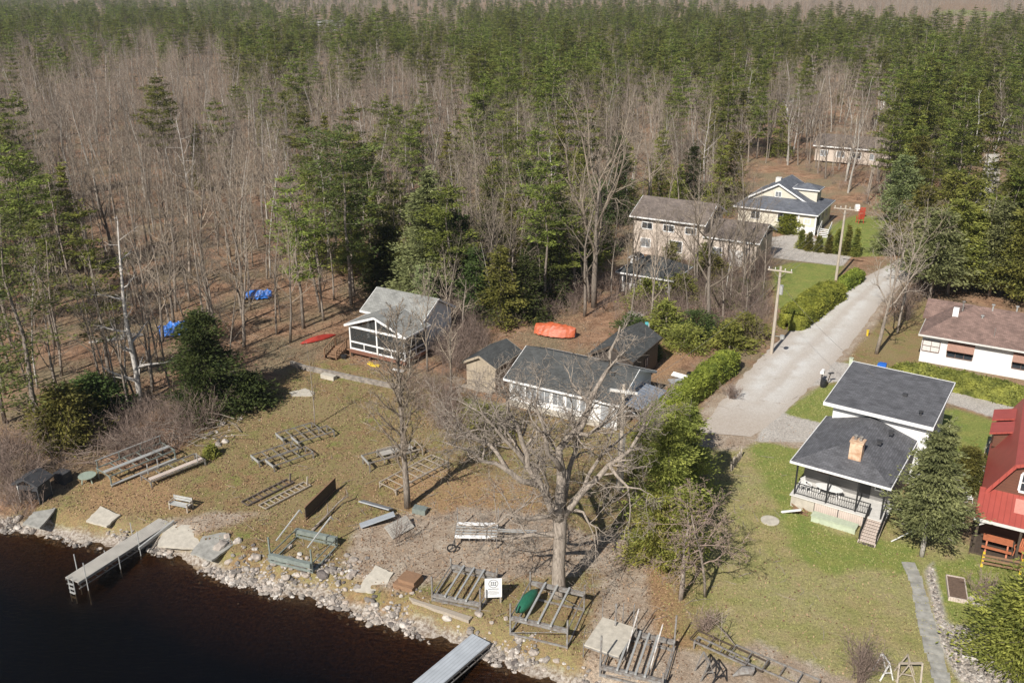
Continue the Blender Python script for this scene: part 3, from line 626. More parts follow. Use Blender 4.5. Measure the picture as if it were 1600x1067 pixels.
VAR['snag'] = SN
for k, (x, y) in enumerate(((515, 420), (565, 270), (612, 262), (860, 380), (1262, 200), (1100, 300), (300, 350), (840, 250), (1165, 215), (1240, 240), (700, 300), (1540, 330), (1508, 300), (430, 330))): q = G(x, y); tree_from('snag', k, 'dead_tree', 'pale dead tree with snapped limbs standing among the trees of the woods', 'tree', q.x, q.y, random.uniform(.8, 1.1), k*2.1, 'dead trees of the woods')
print('trees', len(bare), len(ever))
# twiggy undergrowth of the woods
def shrub_src(name, h, n_, mat, spread=0.5, leaf=None, leafmat=None):
    t = MB()
    for k in range(n_):
        a = random.uniform(0, 6.28); s_ = random.uniform(0.1, spread)
        P = dict(segs=(3, 2), wander=(0.15, 0.25), lift=(0.05, 0.03), tip=0.3, rmin=0.007, sides=(3, 3), kids=(6, 0), ang=((25, 60),), len=(0.45,), taper=(0.4,), rk=(0.6,), **{'from': (0.2, 0)})
        grow((t, t), (random.gauss(0, .25), random.gauss(0, .25), -.05), (math.cos(a)*s_, math.sin(a)*s_, 1), h*random.uniform(0.6, 1.1), 0.015, 0, P)
    return t.build(name, [mat], link=False)
SHR = [shrub_src('brush_source', random.uniform(1.6, 2.8), 9, 'brush') for _ in range(4)]
UP = []
for _ in range(5200):
    y = random.uniform(75, 330); x = random.uniform(-1, 1)*(y*0.58+6)
    UP.append((x, y))
for poly, cnt in (([(690, 560), (760, 610), (900, 640), (740, 540), (700, 430), (690, 500)], 70), ([(1000, 500), (1190, 540), (1200, 400), (1100, 400), (960, 440)], 420), ([(640, 480), (700, 600), (760, 540), (730, 450)], 220), ([(740, 510), (860, 500), (1000, 490), (960, 440), (740, 440)], 130),
                  ([(0, 690), (120, 740), (60, 790), (0, 815), (-120, 800), (-100, 700)], 90), ([(620, 600), (700, 700), (760, 700), (700, 610)], 60), ([(1375, 500), (1400, 520), (1440, 470), (1400, 450)], 25), ([(110, 690), (220, 740), (350, 660), (400, 600), (240, 640)], 120)):
    q = pg(poly); k = 0
    while k < cnt:
        x, y = random.uniform(q[:, 0].min(), q[:, 0].max()), random.uniform(q[:, 1].min(), q[:, 1].max())
        if sdist(np.array([[x]]), np.array([[y]]), q)[0, 0] > 0: UP.append((x, y, 1)); k += 1
ux = np.array([u[0] for u in UP]); uy = np.array([u[1] for u in UP]); forced = np.array([len(u) > 2 for u in UP])
kp = forced | ((sdist(ux, uy, clear) < -0.5) & (rng.random(len(ux)) > np.where((ux < 0) & (uy < 120), 0.55, 0)))
kp &= (sdist(ux, uy, road_buf) < -1.2)
for h in holes: kp &= sdist(ux, uy, h) <= 0
UP = [(float(a), float(b), hz(a, b)) for a, b in zip(ux[kp], uy[kp])]
scatter('brushwood', SHR, UP, rng.uniform(0.5, 1.25, len(UP)), rng.uniform(0, 6.28, len(UP)), rng.integers(0, 4, len(UP)), 'leafless twiggy undergrowth beneath and between the trees', 'undergrowth')
# ------------------------------------------------------------ building helpers (front of a building faces local -y)
def part(parent, name, mb, mats, label=None, smooth=False):
    o = mb.build(name, mats, parent, smooth)
    if label: o['label'] = label
    return o
def window(par, x, y, z, w_, h_, face='f', fm='white', gm='glass', bars=1, hb=0, name='window', t=0.07):
    """frame with a sash and a pane; x is along the wall for the front, y for side walls"""
    def P(a, d, c): return (a, y-d, c) if face == 'f' else (x+d, a, c) if face == 'r' else (x-d, a, c)
    c0 = x if face == 'f' else y
    f = MB(); up = (0, 0, 1)
    def bar(a0, z0, a1, z1, q=t, d=0.03): f.beam(P(a0, d, z0), P(a1, d, z1), 0.07 if face != 'f' or a0 == a1 else 0.07, q, up=(0, 0, 1)) if a0 != a1 else f.box(*P(a0, d, z0), *( (q, 0.07) if face == 'f' else (0.07, q)), z1-z0)
    bar(c0-w_/2, z, c0+w_/2, z); bar(c0-w_/2, z+h_, c0+w_/2, z+h_); bar(c0-w_/2, z+t/2, c0-w_/2, z+h_-t/2); bar(c0+w_/2, z+t/2, c0+w_/2, z+h_-t/2)
    for k in range(bars): a = c0-w_/2+w_*(k+1)/(bars+1); bar(a, z+t/2, a, z+h_-t/2, 0.045, 0.025)
    for k in range(hb): bar(c0-w_/2+.03, z+h_*(k+1)/(hb+1), c0+w_/2-.03, z+h_*(k+1)/(hb+1), 0.045, 0.02)
    o = part(par, name, f, [fm]); g_ = MB(); gm = 'curtain' if gm == 'glass' and random.random() < .35 else gm
    c = P(c0, 0.008, z); g_.box(*c, *((w_-.04, 0.012) if face == 'f' else (0.012, w_-.04)), h_)
    part(o, 'pane', g_, [gm]); return o
def door(par, x, y, z, w_, h_, mat='white', face='f'):
    b = MB(); b.box(x, y-0.02 if face == 'f' else y, z, *((w_, .05) if face == 'f' else (.05, w_)), h_); d = part(par, 'door', b, [mat])
    k = MB(); k.tube([(x+w_*.35, y-.05, z+1), (x+w_*.35, y-.12, z+1)] if face == 'f' else [(x+.04, y+w_*.35, z+1), (x+.1, y+w_*.35, z+1)], [.035, .035], 6); part(d, 'handle', k, ['black'])
def walls_gable(par, x0, x1, y0, y1, z0, ze, zr, axis, mat):
    b = MB()
    if axis == 'y': b.xsec([(x0, z0), (x1, z0), (x1, ze), ((x0+x1)/2, zr), (x0, ze)], y0, y1, 'y')
    else: b.xsec([(y0, z0), (y1, z0), (y1, ze), ((y0+y1)/2, zr), (y0, ze)], x0, x1, 'x')
    return part(par, 'wall', b, [mat])
def roof_gable(par, x0, x1, y0, y1, ze, zr, axis, mat, fm='white', t=0.14, name='roof'):
    """extents are the eaves; slopes are one slab each, trim boards proud of them"""
    b, f = MB(), MB()
    lo, hi = (x0, x1) if axis == 'y' else (y0, y1); m_ = (lo+hi)/2; a0, a1 = (y0, y1) if axis == 'y' else (x0, x1)
    b.xsec([(lo, ze), (m_, zr), (hi, ze), (hi, ze+t), (m_, zr+t), (lo, ze+t)], a0, a1, axis)
    o = part(par, name, b, [mat])
    P = (lambda a, c, z: (c, a, z)) if axis == 'y' else (lambda a, c, z: (a, c, z))
    for a in (a0-.02, a1+.02):
        f.beam(P(a, lo, ze+t*.5-.04), P(a, m_, zr+t*.5-.04), 0.045, t+.06); f.beam(P(a, hi, ze+t*.5-.04), P(a, m_, zr+t*.5-.04), 0.045, t+.06)
    for c in (lo-.03, hi+.03): f.beam(P(a0-.04, c, ze+t*.3), P(a1+.04, c, ze+t*.3), 0.05, t+.04)
    part(o, 'fascia', f, [fm]); return o
def roof_hip(par, x0, x1, y0, y1, ze, zr, mat, r0, r1, axis='x', fm='white', t=0.12, name='roof'):
    """ridge from r0 to r1 along an axis through the middle"""
    b, f = MB(), MB(); c = (y0+y1)/2 if axis == 'x' else (x0+x1)/2
    A_ = (r0, c, zr) if axis == 'x' else (c, r0, zr); B_ = (r1, c, zr) if axis == 'x' else (c, r1, zr)
    V = [(x0, y0, ze), (x1, y0, ze), (x1, y1, ze), (x0, y1, ze), A_, B_]+[(x0, y0, ze-t), (x1, y0, ze-t), (x1, y1, ze-t), (x0, y1, ze-t)]
    F = [(0, 1, 5, 4), (1, 2, 5), (2, 3, 4, 5), (3, 0, 4)] if axis == 'x' else [(0, 1, 4), (1, 2, 5, 4), (2, 3, 5), (3, 0, 4, 5)]
    F += [(1, 0, 6, 7), (2, 1, 7, 8), (3, 2, 8, 9), (0, 3, 9, 6), (6, 9, 8, 7)]
    b.add(V, F); o = part(par, name, b, [mat])
    z = ze-t*.5-.02
    for p, q in (((x0-.05, y0-.03), (x1+.05, y0-.03)), ((x0-.05, y1+.03), (x1+.05, y1+.03)), ((x0-.03, y0), (x0-.03, y1)), ((x1+.03, y0), (x1+.03, y1))):
        f.beam((*p, z), (*q, z), 0.05, t+.04)
    part(o, 'fascia', f, [fm]); return o
def railing(par, P, h=0.9, mat='black', step=0.14, pw=0.05, name='railing'):
    b = MB()
    for p, q in zip(P[:-1], P[1:]):
        p, q = Vector(p), Vector(q); L = (q-p).length; b.beam(p+Vector((0, 0, h)), q+Vector((0, 0, h)), pw, pw); b.beam(p+Vector((0, 0, .12)), q+Vector((0, 0, .12)), pw*.7, pw*.7)
        n_ = int(L/step)
        for k in range(n_+1): s = p.lerp(q, k/max(1, n_)); b.box(s.x, s.y, s.z+.1, pw*.45, pw*.45, h-.1)
        for s in (p, q): b.box(s.x, s.y, s.z, pw*1.4, pw*1.4, h+.03)
    return part(par, name, b, [mat])
def steps(par, x, y0, z0, y1, z1, w_, n_, mat, name='steps'):
    b = MB()
    for k in range(n_):
        f = (k+.5)/n_; y = y0+(y1-y0)*f; z = z0+(z1-z0)*(k+1)/n_; b.box(x, y, z-.05, w_, abs(y1-y0)/n_+.02, .05)
    for s in (-1, 1): b.beam((x+s*(w_/2+.03), y0, z0-.02), (x+s*(w_/2+.03), y1, z1+.0), .05, .22)
    return part(par, name, b, [mat])
def vent(par, x, y, z, kind='box', s=0.3):
    b = MB()
    if kind == 'box': b.box(x, y, z-.1, s, s, .22); b.box(x, y, z+.12, s*1.3, s*1.3, .06)
    else: b.tube([(x, y, z-.2), (x, y, z+s)], [.07, .07], 8); b.tube([(x, y, z+s), (x, y, z+s+.08)], [.16, .16], 8)
    return b
def at(px, py, z): return tuple(G(px, py, z))[:2]+(0,)

# ---- house with two grey roofs on the right
h = T('house', 'white house with two stepped charcoal roofs, a rusty chimney and a front porch', 'house', (19.07, 55.25, 0), R(-34))
b = MB(); b.box(3.3, 5.2, 0, 5.9, 5.4, 3.42); b.box(3.3, 1.4, 0, 6.1, 2.2, 0.85); part(h, 'wall', b, ['siding_grey'])
b = MB(); b.box(3.85, 11.1, 0, 6.7, 6.4, 4.86); part(h, 'wall', b, ['siding_w'])
b = MB(); b.box(3.35, 1.3, .852, 6.3, 2.6, .07); part(h, 'porch_floor', b, ['offwhite'])
roof_hip(h, 0, 6.55, 0, 8.3, 3.5, 4.55, 'shingle_dk', 3.4, 8.28, axis='y')
b = MB(); V = [(-.05, 7.3, 4.9), (7.45, 7.3, 4.9), (7.45, 14.9, 5.5), (-.05, 14.9, 5.5)]
b.add([(x, y, z+.16) for x, y, z in V]+V, [(0, 1, 2, 3), (7, 6, 5, 4), (0, 4, 5, 1), (1, 5, 6, 2), (2, 6, 7, 3), (3, 7, 4, 0)]); r_ = part(h, 'roof', b, ['shingle_dk'])
b = MB(); b.beam((-.12, 7.26, 4.95), (7.5, 7.26, 4.95), .05, .26); b.beam((-.09, 7.3, 4.97), (-.09, 14.9, 5.57), .05, .22); b.beam((7.49, 7.3, 4.97), (7.49, 14.9, 5.57), .05, .22); b.beam((-.12, 14.94, 5.56), (7.5, 14.94, 5.56), .05, .24); part(r_, 'fascia', b, ['white'])
b = MB(); b.box(3.75, 1.9, 3.6, .82, .7, 1.65); b.box(3.75, 1.9, 5.25, .92, .8, .1); ch = part(h, 'chimney', b, ['rust'])
b = MB()
for s in (-.17, .17): b.tube([(3.75+s, 1.9, 5.35), (3.75+s, 1.9, 5.62)], [.1, .1], 8); b.tube([(3.75+s, 1.9, 5.64), (3.75+s, 1.9, 5.7)], [.15, .12], 8)
part(ch, 'chimney_pot', b, ['galv'])
for x, y, z, k in ((4.75, 11.0, 5.36, 'box'), (6.35, 8.6, 5.18, 'pipe'), (4.7, 4.2, 4.42, 'box'), (5.0, 6.2, 4.4, 'box')): part(h, 'roof_vent', vent(h, x, y, z, k, .27), ['charcoal'])
for x in (.45, 2.6, 4.55, 6.2): b = MB(); b.box(x, .25, .92, .1, .1, 2.46); part(h, 'porch_post', b, ['black'])
railing(h, [(.45, .25, .92), (2.6, .25, .92), (4.55, .25, .92), (5.45, .25, .92)])
window(h, 2.2, 2.5, 1.9, 1.9, .95, bars=2, fm='sill'); window(h, 5.6, 2.5, 1.75, .8, 1.2, fm='white', bars=1)
door(h, 4.5, 2.5, .93, .85, 2.0, 'black')
window(h, 7.2, 10.0, 3.0, 1.3, 1.0, face='r'); window(h, 7.2, 12.6, 1.3, 1.3, 1.1, face='r'); window(h, .5, 10.6, 3.1, 1.4, 1.0, face='l')
for x, w_ in ((2.72, 1.55), (4.36, 1.6)): b = MB(); b.box(x, .1, .08, w_, .06, .84); part(h, 'skirt_panel', b, ['deck_pink'])
b = MB(); b.box(1.1, .16, 0, 1.6, .1, .85); part(h, 'skirt_panel', b, ['concrete'], 'bare grey parged skirt panel')
steps(h, 5.95, .2, .9, -1.9, 0.0, 1.0, 9, 'deck_pink'); railing(h, [(5.42, .15, .9), (5.42, -1.7, .02)], .85); railing(h, [(6.48, .15, .9), (6.48, -1.7, .02)], .85)
def on(root, x, y, z=0): 
    m_ = Matrix.Translation(root.location) @ Matrix.Rotation(root.rotation_euler.z, 4, 'Z'); return m_ @ Vector((x, y, z))
HOUSE = h
def table_round(par_loc, rz, label, w_=1.5, d_=.8):
    t = T('patio_table', label, 'table', par_loc, rz); b = MB(); n_ = 20
    b.ext([(w_/2*math.cos(6.283*k/n_), d_/2*math.sin(6.283*k/n_)) for k in range(n_)], .7, .74); part(t, 'tabletop', b, ['white'])
    for sx in (-1, 1):
        for sy in (-1, 1): b = MB(); b.beam((sx*w_*.28, sy*d_*.25, .7), (sx*w_*.36, sy*d_*.34, 0), .05); part(t, 'leg', b, ['white'])
    return t
table_round(on(h, 2.5, 1.15, .92), h.rotation_euler.z, 'long white oval table on the porch of the house with the rusty chimney', 1.9, .9)
def plastic_chair(name, loc, rz, label, mat='white', s=1.0, group=None):
    t = T(name, label, 'chair', loc, rz, group); t.scale = (s, s, s)
    b = MB(); b.box(0, 0, .42, .5, .48, .04); part(t, 'seat', b, [mat]); b = MB()
    for k in range(5): b.beam((-.2+.1*k, .23, .44), (-.2+.1*k, .36, .95), .07, .025)
    b.beam((-.25, .36, .95), (.25, .36, .95), .05); part(t, 'backrest', b, [mat])
    for sx in (-1, 1):
        for sy in (-1, 1): b = MB(); b.beam((sx*.21, sy*.2, .42), (sx*.25, sy*.24, 0), .045); part(t, 'leg', b, [mat])
        b = MB(); b.beam((sx*.27, -.22, .64), (sx*.27, .3, .64), .05, .03); b.beam((sx*.27, -.2, .64), (sx*.26, -.2, .42), .04); part(t, 'armrest', b, [mat])
    return t
plastic_chair('patio_chair', on(h, 1.0, 1.0, .92), h.rotation_euler.z+1.2, 'white plastic chair at the left end of the porch beside the oval table')
t = T('bench_box', 'pale green hinged storage bench lying against the pink deck skirt', 'box', on(h, 3.55, -.75), h.rotation_euler.z)
b = MB(); b.box(0, 0, 0, 2.9, .62, .38); part(t, 'body', b, ['green_paint']); b = MB(); b.beam((-1.5, 0.02, .44), (1.5, 0.02, .44), .72, .05); part(t, 'lid', b, ['green_paint'])
t = tag(MB().beam((0, 0, .05), (1.3, .25, .75), .12, .12).build('loose_plank', ['white'], loc=on(h, .1, -1.1), rz=h.rotation_euler.z-.3), 'white plank leaning at the left corner of the porch', 'plank')
b = MB()
for k in range(9): b.beam((random.uniform(-.6, .4), random.uniform(-.3, .3), .05+.04*k), (random.uniform(.2, .9), random.uniform(-.3, .3), .1), .06)
tag(b.build('wood_scraps', ['brownwood'], loc=on(h, 1.0, -.45), rz=h.rotation_euler.z), 'little heap of wood scraps by the grey end of the porch', 'scrap heap', kind='stuff')
b = MB(); b.beam((0, 0, .04), (1.1, .5, 1.0), .05); tag(b.build('ladder_pole', ['white'], loc=on(h, 7.2, -.6), rz=h.rotation_euler.z), 'white pole lying at the foot of the spruce beside the porch steps', 'pole')

# ---- long white cottage behind the oak, with annex and lean-to
o_ = G(787, 592, 2.4); h = T('cottage', 'long low white cottage with dark shingled roof seen through the oak branches', 'house', (o_.x, o_.y, 0), STREET)
walls_gable(h, .35, 10.4, .4, 7.6, 0, 2.35, 3.95, 'x', 'siding_w'); roof_gable(h, 0, 10.7, 0, 8.0, 2.35, 4.0, 'x', 'shingle_blk')
for k in range(6): window(h, 1.2+1.28*k, .4, .95, 1.05, 1.1, bars=1, hb=0, gm='curtain')
b = MB(); b.box(4.6, .28, 0, 8.9, .2, .45); part(h, 'foundation', b, ['concrete'])
door(h, 9.4, .4, .1, .9, 2.0, 'greyplastic')
h2 = T('workshop', 'dark boarded outbuilding with a gabled roof behind the long white cottage', 'outbuilding', tuple(on(h, 4.5, 8.1)), STREET)
walls_gable(h2, 0, 3.8, 0, 6.4, 0, 2.75, 3.85, 'y', 'board_dark'); roof_gable(h2, -.25, 4.05, -.3, 6.7, 2.75, 3.95, 'y', 'shingle_blk', 'darkwood'); window(h2, 3.8, 3.6, 1.0, .9, .9, face='r', fm='sill'); door(h2, 3.8, 1.6, .05, .9, 1.9, 'darkwood', 'r')
b = MB(); V = [(10.5, 1.2, 2.1), (12.6, 1.0, 1.85), (12.6, 5.6, 1.95), (9.6, 5.6, 2.35)]
l_ = T('lean_to', 'low carport with a ribbed grey metal roof between the white cottage and the hedge', 'shelter', tuple(on(h, 0, 0)), STREET)
b.add([(x, y, z+.06) for x, y, z in V]+V, [(0, 1, 2, 3), (7, 6, 5, 4), (0, 4, 5, 1), (1, 5, 6, 2), (2, 6, 7, 3), (3, 7, 4, 0)]); part(l_, 'roof', b, ['grey_metal'])
for x, y, z in ((10.7, 1.35, 2.1), (12.45, 1.2, 1.86), (12.45, 5.4, 1.95), (9.85, 5.4, 2.3)): b = MB(); b.box(x, y, 0, .1, .1, z); part(l_, 'post', b, ['oldwood'])
COTT = h
# ---- beige shed
o_ = G(724, 565, 2.3); s_ = T('shed', 'small beige shed with a dark gabled roof left of the long white cottage', 'shed', (o_.x, o_.y, 0), STREET)
walls_gable(s_, .2, 3.2, .2, 4.4, 0, 2.25, 3.05, 'y', 'board_tan'); roof_gable(s_, -.05, 3.45, -.1, 4.75, 2.25, 3.15, 'y', 'shingle_blk', 'board_tan')
b = MB(); b.box(1.6, -.15, 0, 3.3, .5, .12); part(s_, 'step', b, ['oldwood'])
door(s_, 1.1, .2, .1, .9, 1.8, 'board_tan')
# ---- screened-porch cottage
o_ = G(545, 507, 3.2); h = T('screened_cottage', 'grey-roofed cottage with a white framed screened porch raised on a red-brown deck', 'cottage', (o_.x, o_.y, 0), STREET)
walls_gable(h, -.6, 6.2, 3.4, 8.4, .3, 3.5, 5.0, 'x', 'siding_w'); roof_gable(h, -1.0, 6.5, 3.0, 8.8, 3.45, 5.1, 'x', 'shingle_gr'); roof_gable(h, -.25, 7.0, -.35, 3.6, 3.2, 4.55, 'y', 'shingle_gr', name='porch_roof')
b = MB(); b.box(3.35, 1.6, .45, 6.7, 3.6, .3); part(h, 'deck', b, ['redwood'])
for x, y in ((.2, -.1), (2.4, -.1), (4.5, -.1), (6.5, -.1)): b = MB(); b.box(x, y+.1, 0, .16, .16, .45); part(h, 'deck_post', b, ['darkwood'])
f = MB()
for x in (.1, 3.35, 6.6): f.box(x, 0, .76, .14, .14, (3.2 if x != 3.35 else 4.4)-.76)
for a0, a1, z in ((.17, 3.28, 3.1), (3.42, 6.53, 3.1), (.17, 3.28, 1.55), (3.42, 6.53, 1.55), (.17, 3.28, .84), (3.42, 6.53, .84)): f.beam((a0, 0, z), (a1, 0, z), .11, .13 if z != 3.1 else .2)
for x in (1.75, 5.0): f.box(x, 0, .9, .09, .09, .6)
for x in (.1, 6.6):
    for z in (.84, 1.55, 3.1): f.beam((x, .08, z), (x, 3.3, z), .11, .12)
    f.box(x, 1.7, .9, .1, .1, 2.15)
fr_ = part(h, 'porch_frame', f, ['white'])
b = MB(); b.box(3.35, .03, .86, 6.4, .012, 2.26); b.xsec([(.25, 3.2), (6.45, 3.2), (3.35, 4.42)], .024, .036, 'y'); b.box(.1, 1.7, .86, .012, 3.2, 2.2); b.box(6.6, 1.7, .86, .012, 3.2, 2.2)
m, n, p = newmat('see_through_screen'); M['mesh'] = m; tr = N(n, 'ShaderNodeBsdfTransparent'); mx = N(n, 'ShaderNodeMixShader'); mx.inputs[0].default_value = .5
p.inputs['Base Color'].default_value = (.05, .055, .055, 1); p.inputs['Roughness'].default_value = .5
n.links.new(p.outputs[0], mx.inputs[1]); n.links.new(tr.outputs[0], mx.inputs[2]); n.links.new(mx.outputs[0], n.nodes['Material Output'].inputs[0])
part(fr_, 'insect_screen', b, ['mesh'])
window(h, 1.6, 3.4, 1.5, .8, 1.5, gm='white'); window(h, 2.7, 3.4, 1.5, .6, 1.5, gm='white'); window(h, -.6, 5.8, 1.6, 1.1, 1.1, face='l')
b = MB(); b.box(-.95, 1.5, .55, 1.9, 3.2, .12); part(h, 'landing', b, ['brownwood'])
for x, y in ((-1.75, .1), (-1.75, 2.9), (-.1, .1)): b = MB(); b.box(x, y, 0, .13, .13, .55); part(h, 'deck_post', b, ['brownwood'])
steps(h, -1.15, -.1, .66, -1.7, 0, 1.4, 5, 'brownwood'); railing(h, [(-1.85, 3.0, .67), (-1.85, 0, .67)], .9, 'brownwood', .2, .07); railing(h, [(-1.88, -.05, .66), (-1.88, -1.65, .02)], .9, 'brownwood', .25, .07); railing(h, [(-.42, -.05, .66), (-.42, -1.65, .02)], .9, 'brownwood', .25, .07)
SC = h
table_round(on(h, 4.9, 1.7, .76), STREET, 'table inside the screened porch of the grey-roofed cottage', 1.6, .9)
b = MB(); b.box(0, 0, 0, .9, .4, .12, rz=.2); b.box(-.7, .1, 0, .5, .35, .16, rz=-.3); tag(b.build('yellow_float', ['yellow'], loc=on(h, 3.7, -.9), rz=STREET), 'flattened yellow plastic float on the grass before the screened porch', 'float')
b = MB(); b.box(0, 0, 0, 1.3, .3, .1); tag(b.build('white_board', ['white'], loc=on(h, 6.3, -.7), rz=STREET), 'white board lying at the right foot of the screened porch', 'board')
b = MB(); b.tube([(0, 0, .05), (0, 0, .35), (0, 0, .4)], [.28, .34, .2], 8); tag(b.build('black_planter', ['black'], loc=on(h, -.1, -.9)), 'black tub beside the wooden stairs of the screened porch', 'tub')

# ---- white bungalow with brown roof
h = T('bungalow', 'white bungalow with a brown hipped roof and brown awnings behind the hedge', 'house', (38.51, 80.81, 0), STREET)
b = MB(); b.box(7.5, 5.2, 0, 14.4, 9.0, 2.95); part(h, 'wall', b, ['siding_w'])
roof_hip(h, 0, 15.2, 0, 9.9, 2.95, 5.0, 'shingle_br', 4.0, 11.0, 'x', fm='offwhite')
b = MB(); V = [(0, 5, 3.2), (0, 9.8, 3.2)]
roof_gable(h, -.3, 4.0, 5.0, 9.6, 3.0, 4.2, 'x', 'shingle_br', 'sill', name='side_roof')
window(h, 1.15, .7, 1.15, 1.5, 1.1, bars=1, hb=1, fm='sill', gm='offwhite'); 
for x, w_ in ((3.7, 2.2), (9.2, 2.2)):
    o = window(h, x, .7, .95, w_, 1.35, bars=2, hb=1, fm='sill')
    b = MB(); b.add([(x-w_/2-.05, .66, 2.5), (x+w_/2+.05, .66, 2.5), (x+w_/2+.05, .18, 1.75), (x-w_/2-.05, .18, 1.75), (x-w_/2-.05, .64, 2.46), (x+w_/2+.05, .64, 2.46), (x+w_/2+.05, .2, 1.7), (x-w_/2-.05, .2, 1.7)], [(3, 2, 1, 0), (4, 5, 6, 7), (0, 1, 5, 4), (1, 2, 6, 5), (2, 3, 7, 6), (3, 0, 4, 7)]); part(h, 'awning', b, ['awning'])
b = MB(); b.box(2.6, 3.3, 4.1, .5, .5, .9); part(h, 'chimney', b, ['white']); part(h, 'stove_pipe', vent(h, 3.1, 3.9, 4.8, 'p', .7), ['galv']); part(h, 'roof_vent', vent(h, 5.6, 4.6, 5.0, 'b', .4), ['alum']); part(h, 'roof_vent', vent(h, 4.9, 3.4, 4.3, 'b', .25), ['alum']); part(h, 'roof_vent', vent(h, 7.6, 5.2, 5.1, 'p', .3), ['alum'])
b = MB(); b.tube([(6.2, 1.2, 3.1), (6.2, 1.2, 4.3)], [.03, .03], 6); part(h, 'antenna', b, ['galv'])
# ---- red-roofed house at the right edge
h = T('red_roofed_house', 'brown boarded house with a bright red metal roof at the right edge', 'house', (29.07, 49.53, 0), STREET)
W_ = 7.6
b = MB(); b.xsec([(.5, 0), (W_-.5, 0), (W_-.5, 3.0), (W_-1.9, 5.4), (W_/2, 6.3), (1.9, 5.4), (.5, 3.0)], 2.75, 13.5, 'y'); part(h, 'wall', b, ['siding_brown'])
b = MB(); b.xsec([(.1, 2.9), (1.75, 5.55), (W_/2, 6.5), (W_-1.75, 5.55), (W_-.1, 2.9), (W_-.1, 3.02), (W_-1.65, 5.68), (W_/2, 6.64), (1.65, 5.68), (.1, 3.02)][::-1], 2.35, 13.9, 'y'); r_ = part(h, 'roof', b, ['red_metal'])
b = MB()
for p, q in (((.1, 2.9), (1.7, 5.6)), ((1.7, 5.6), (W_/2, 6.55)), ((W_/2, 6.55), (W_-1.7, 5.6)), ((W_-1.7, 5.6), (W_-.1, 2.9))): b.beam((p[0], 2.31, p[1]), (q[0], 2.31, q[1]), .06, .22)
part(r_, 'fascia', b, ['red_metal'])
for y in (9.6, 12.0):
    b = MB(); b.box(.95, y, 3.6, 1.5, 1.3, 1.15); d_ = part(h, 'dormer', b, ['siding_brown'])
    b = MB(); b.add([(-.1, y-.95, 4.7), (2.6, y-.95, 5.5), (2.6, y+.95, 5.5), (-.1, y+.95, 4.7), (-.1, y-.95, 4.58), (2.6, y-.95, 5.38), (2.6, y+.95, 5.38), (-.1, y+.95, 4.58)], [(0, 1, 2, 3), (7, 6, 5, 4), (0, 4, 5, 1), (1, 5, 6, 2), (2, 6, 7, 3), (3, 7, 4, 0)]); part(d_, 'dormer_roof', b, ['red_metal'])
b = MB(); V = [(0, 0, 2.6), (W_, 0, 2.6), (W_, 2.74, 3.4), (.0, 2.74, 3.4)]
b.add([(x, y, z+.07) for x, y, z in V]+V, [(0, 1, 2, 3), (7, 6, 5, 4), (0, 4, 5, 1), (1, 5, 6, 2), (2, 6, 7, 3), (3, 7, 4, 0)]); r_ = part(h, 'verandah_roof', b, ['red_metal'])
b = MB(); b.beam((0, -.04, 2.56), (W_, -.04, 2.56), .05, .2); part(r_, 'fascia', b, ['offwhite'])
b = MB(); b.beam((2.1, 1.75, 3.2), (3.0, 1.75, 3.2), 1.3, .03, up=(0, -.28, 1)); part(r_, 'skylight', b, [plain('faded_red_panel', (.6, .25, .2), .1)])
for x in (.3, 2.7, 5.1, 7.3): b = MB(); b.box(x, .15, 0, .14, .14, 2.55); part(h, 'verandah_post', b, ['darkwood'])
b = MB(); b.beam((.35, .2, 2.1), (.9, .2, 2.5), .08); part(h, 'brace', b, ['offwhite'])
b = MB(); b.box(3.8, 1.4, 0, 7.4, 2.6, .12); part(h, 'verandah_floor', b, ['darkwood'])
window(h, 2.75, 2.75, 3.75, 1.2, 1.3, bars=1, hb=1, t=.14); window(h, 5.0, 2.75, 3.75, 1.2, 1.3, bars=1, hb=1, t=.14); window(h, 2.5, 2.75, 1.0, 1.2, 1.2); door(h, 4.6, 2.75, .13, .9, 2.0, 'brownwood')
RED = h
t = T('picnic_table', 'red-brown picnic table in the shade under the red verandah roof', 'table', on(h, 1.6, 1.1, .13), STREET)
b = MB()
for k in range(5): b.box(0, -.32+.16*k, .7, 1.7, .14, .04)
part(t, 'tabletop', b, ['orangewood'])
for s in (-1, 1):
    b = MB(); b.box(0, s*.7, .42, 1.7, .12, .04); b.box(0, s*.83, .42, 1.7, .12, .04); part(t, 'bench', b, ['orangewood'])
    b = MB(); b.beam((s*.6, -.2, .7), (s*.6, -.75, 0), .09, .05); b.beam((s*.6, .2, .7), (s*.6, .75, 0), .09, .05); b.beam((s*.6, -.85, .4), (s*.6, .85, .4), .05, .09); part(t, 'leg', b, ['orangewood'])
plastic_chair('garden_chair', on(h, 2.95, 1.0, .13), STREET-.5, 'red-brown wooden chair beside the picnic table under the verandah', 'orangewood', 1.15)
t = T('rail_fence', 'short brown rail fence with two yellow posts before the red-roofed house', 'fence', on(h, .6, -1.2), STREET+.15)
for x in (.35, 2.5): b = MB(); b.box(x, 0, 0, .13, .13, 1.05); part(t, 'post', b, ['yellow'])
for z in (.35, .62, .88): b = MB(); b.beam((.3, -.09, z), (2.55, -.09, z), .04, .13); part(t, 'rail', b, ['brownwood'])
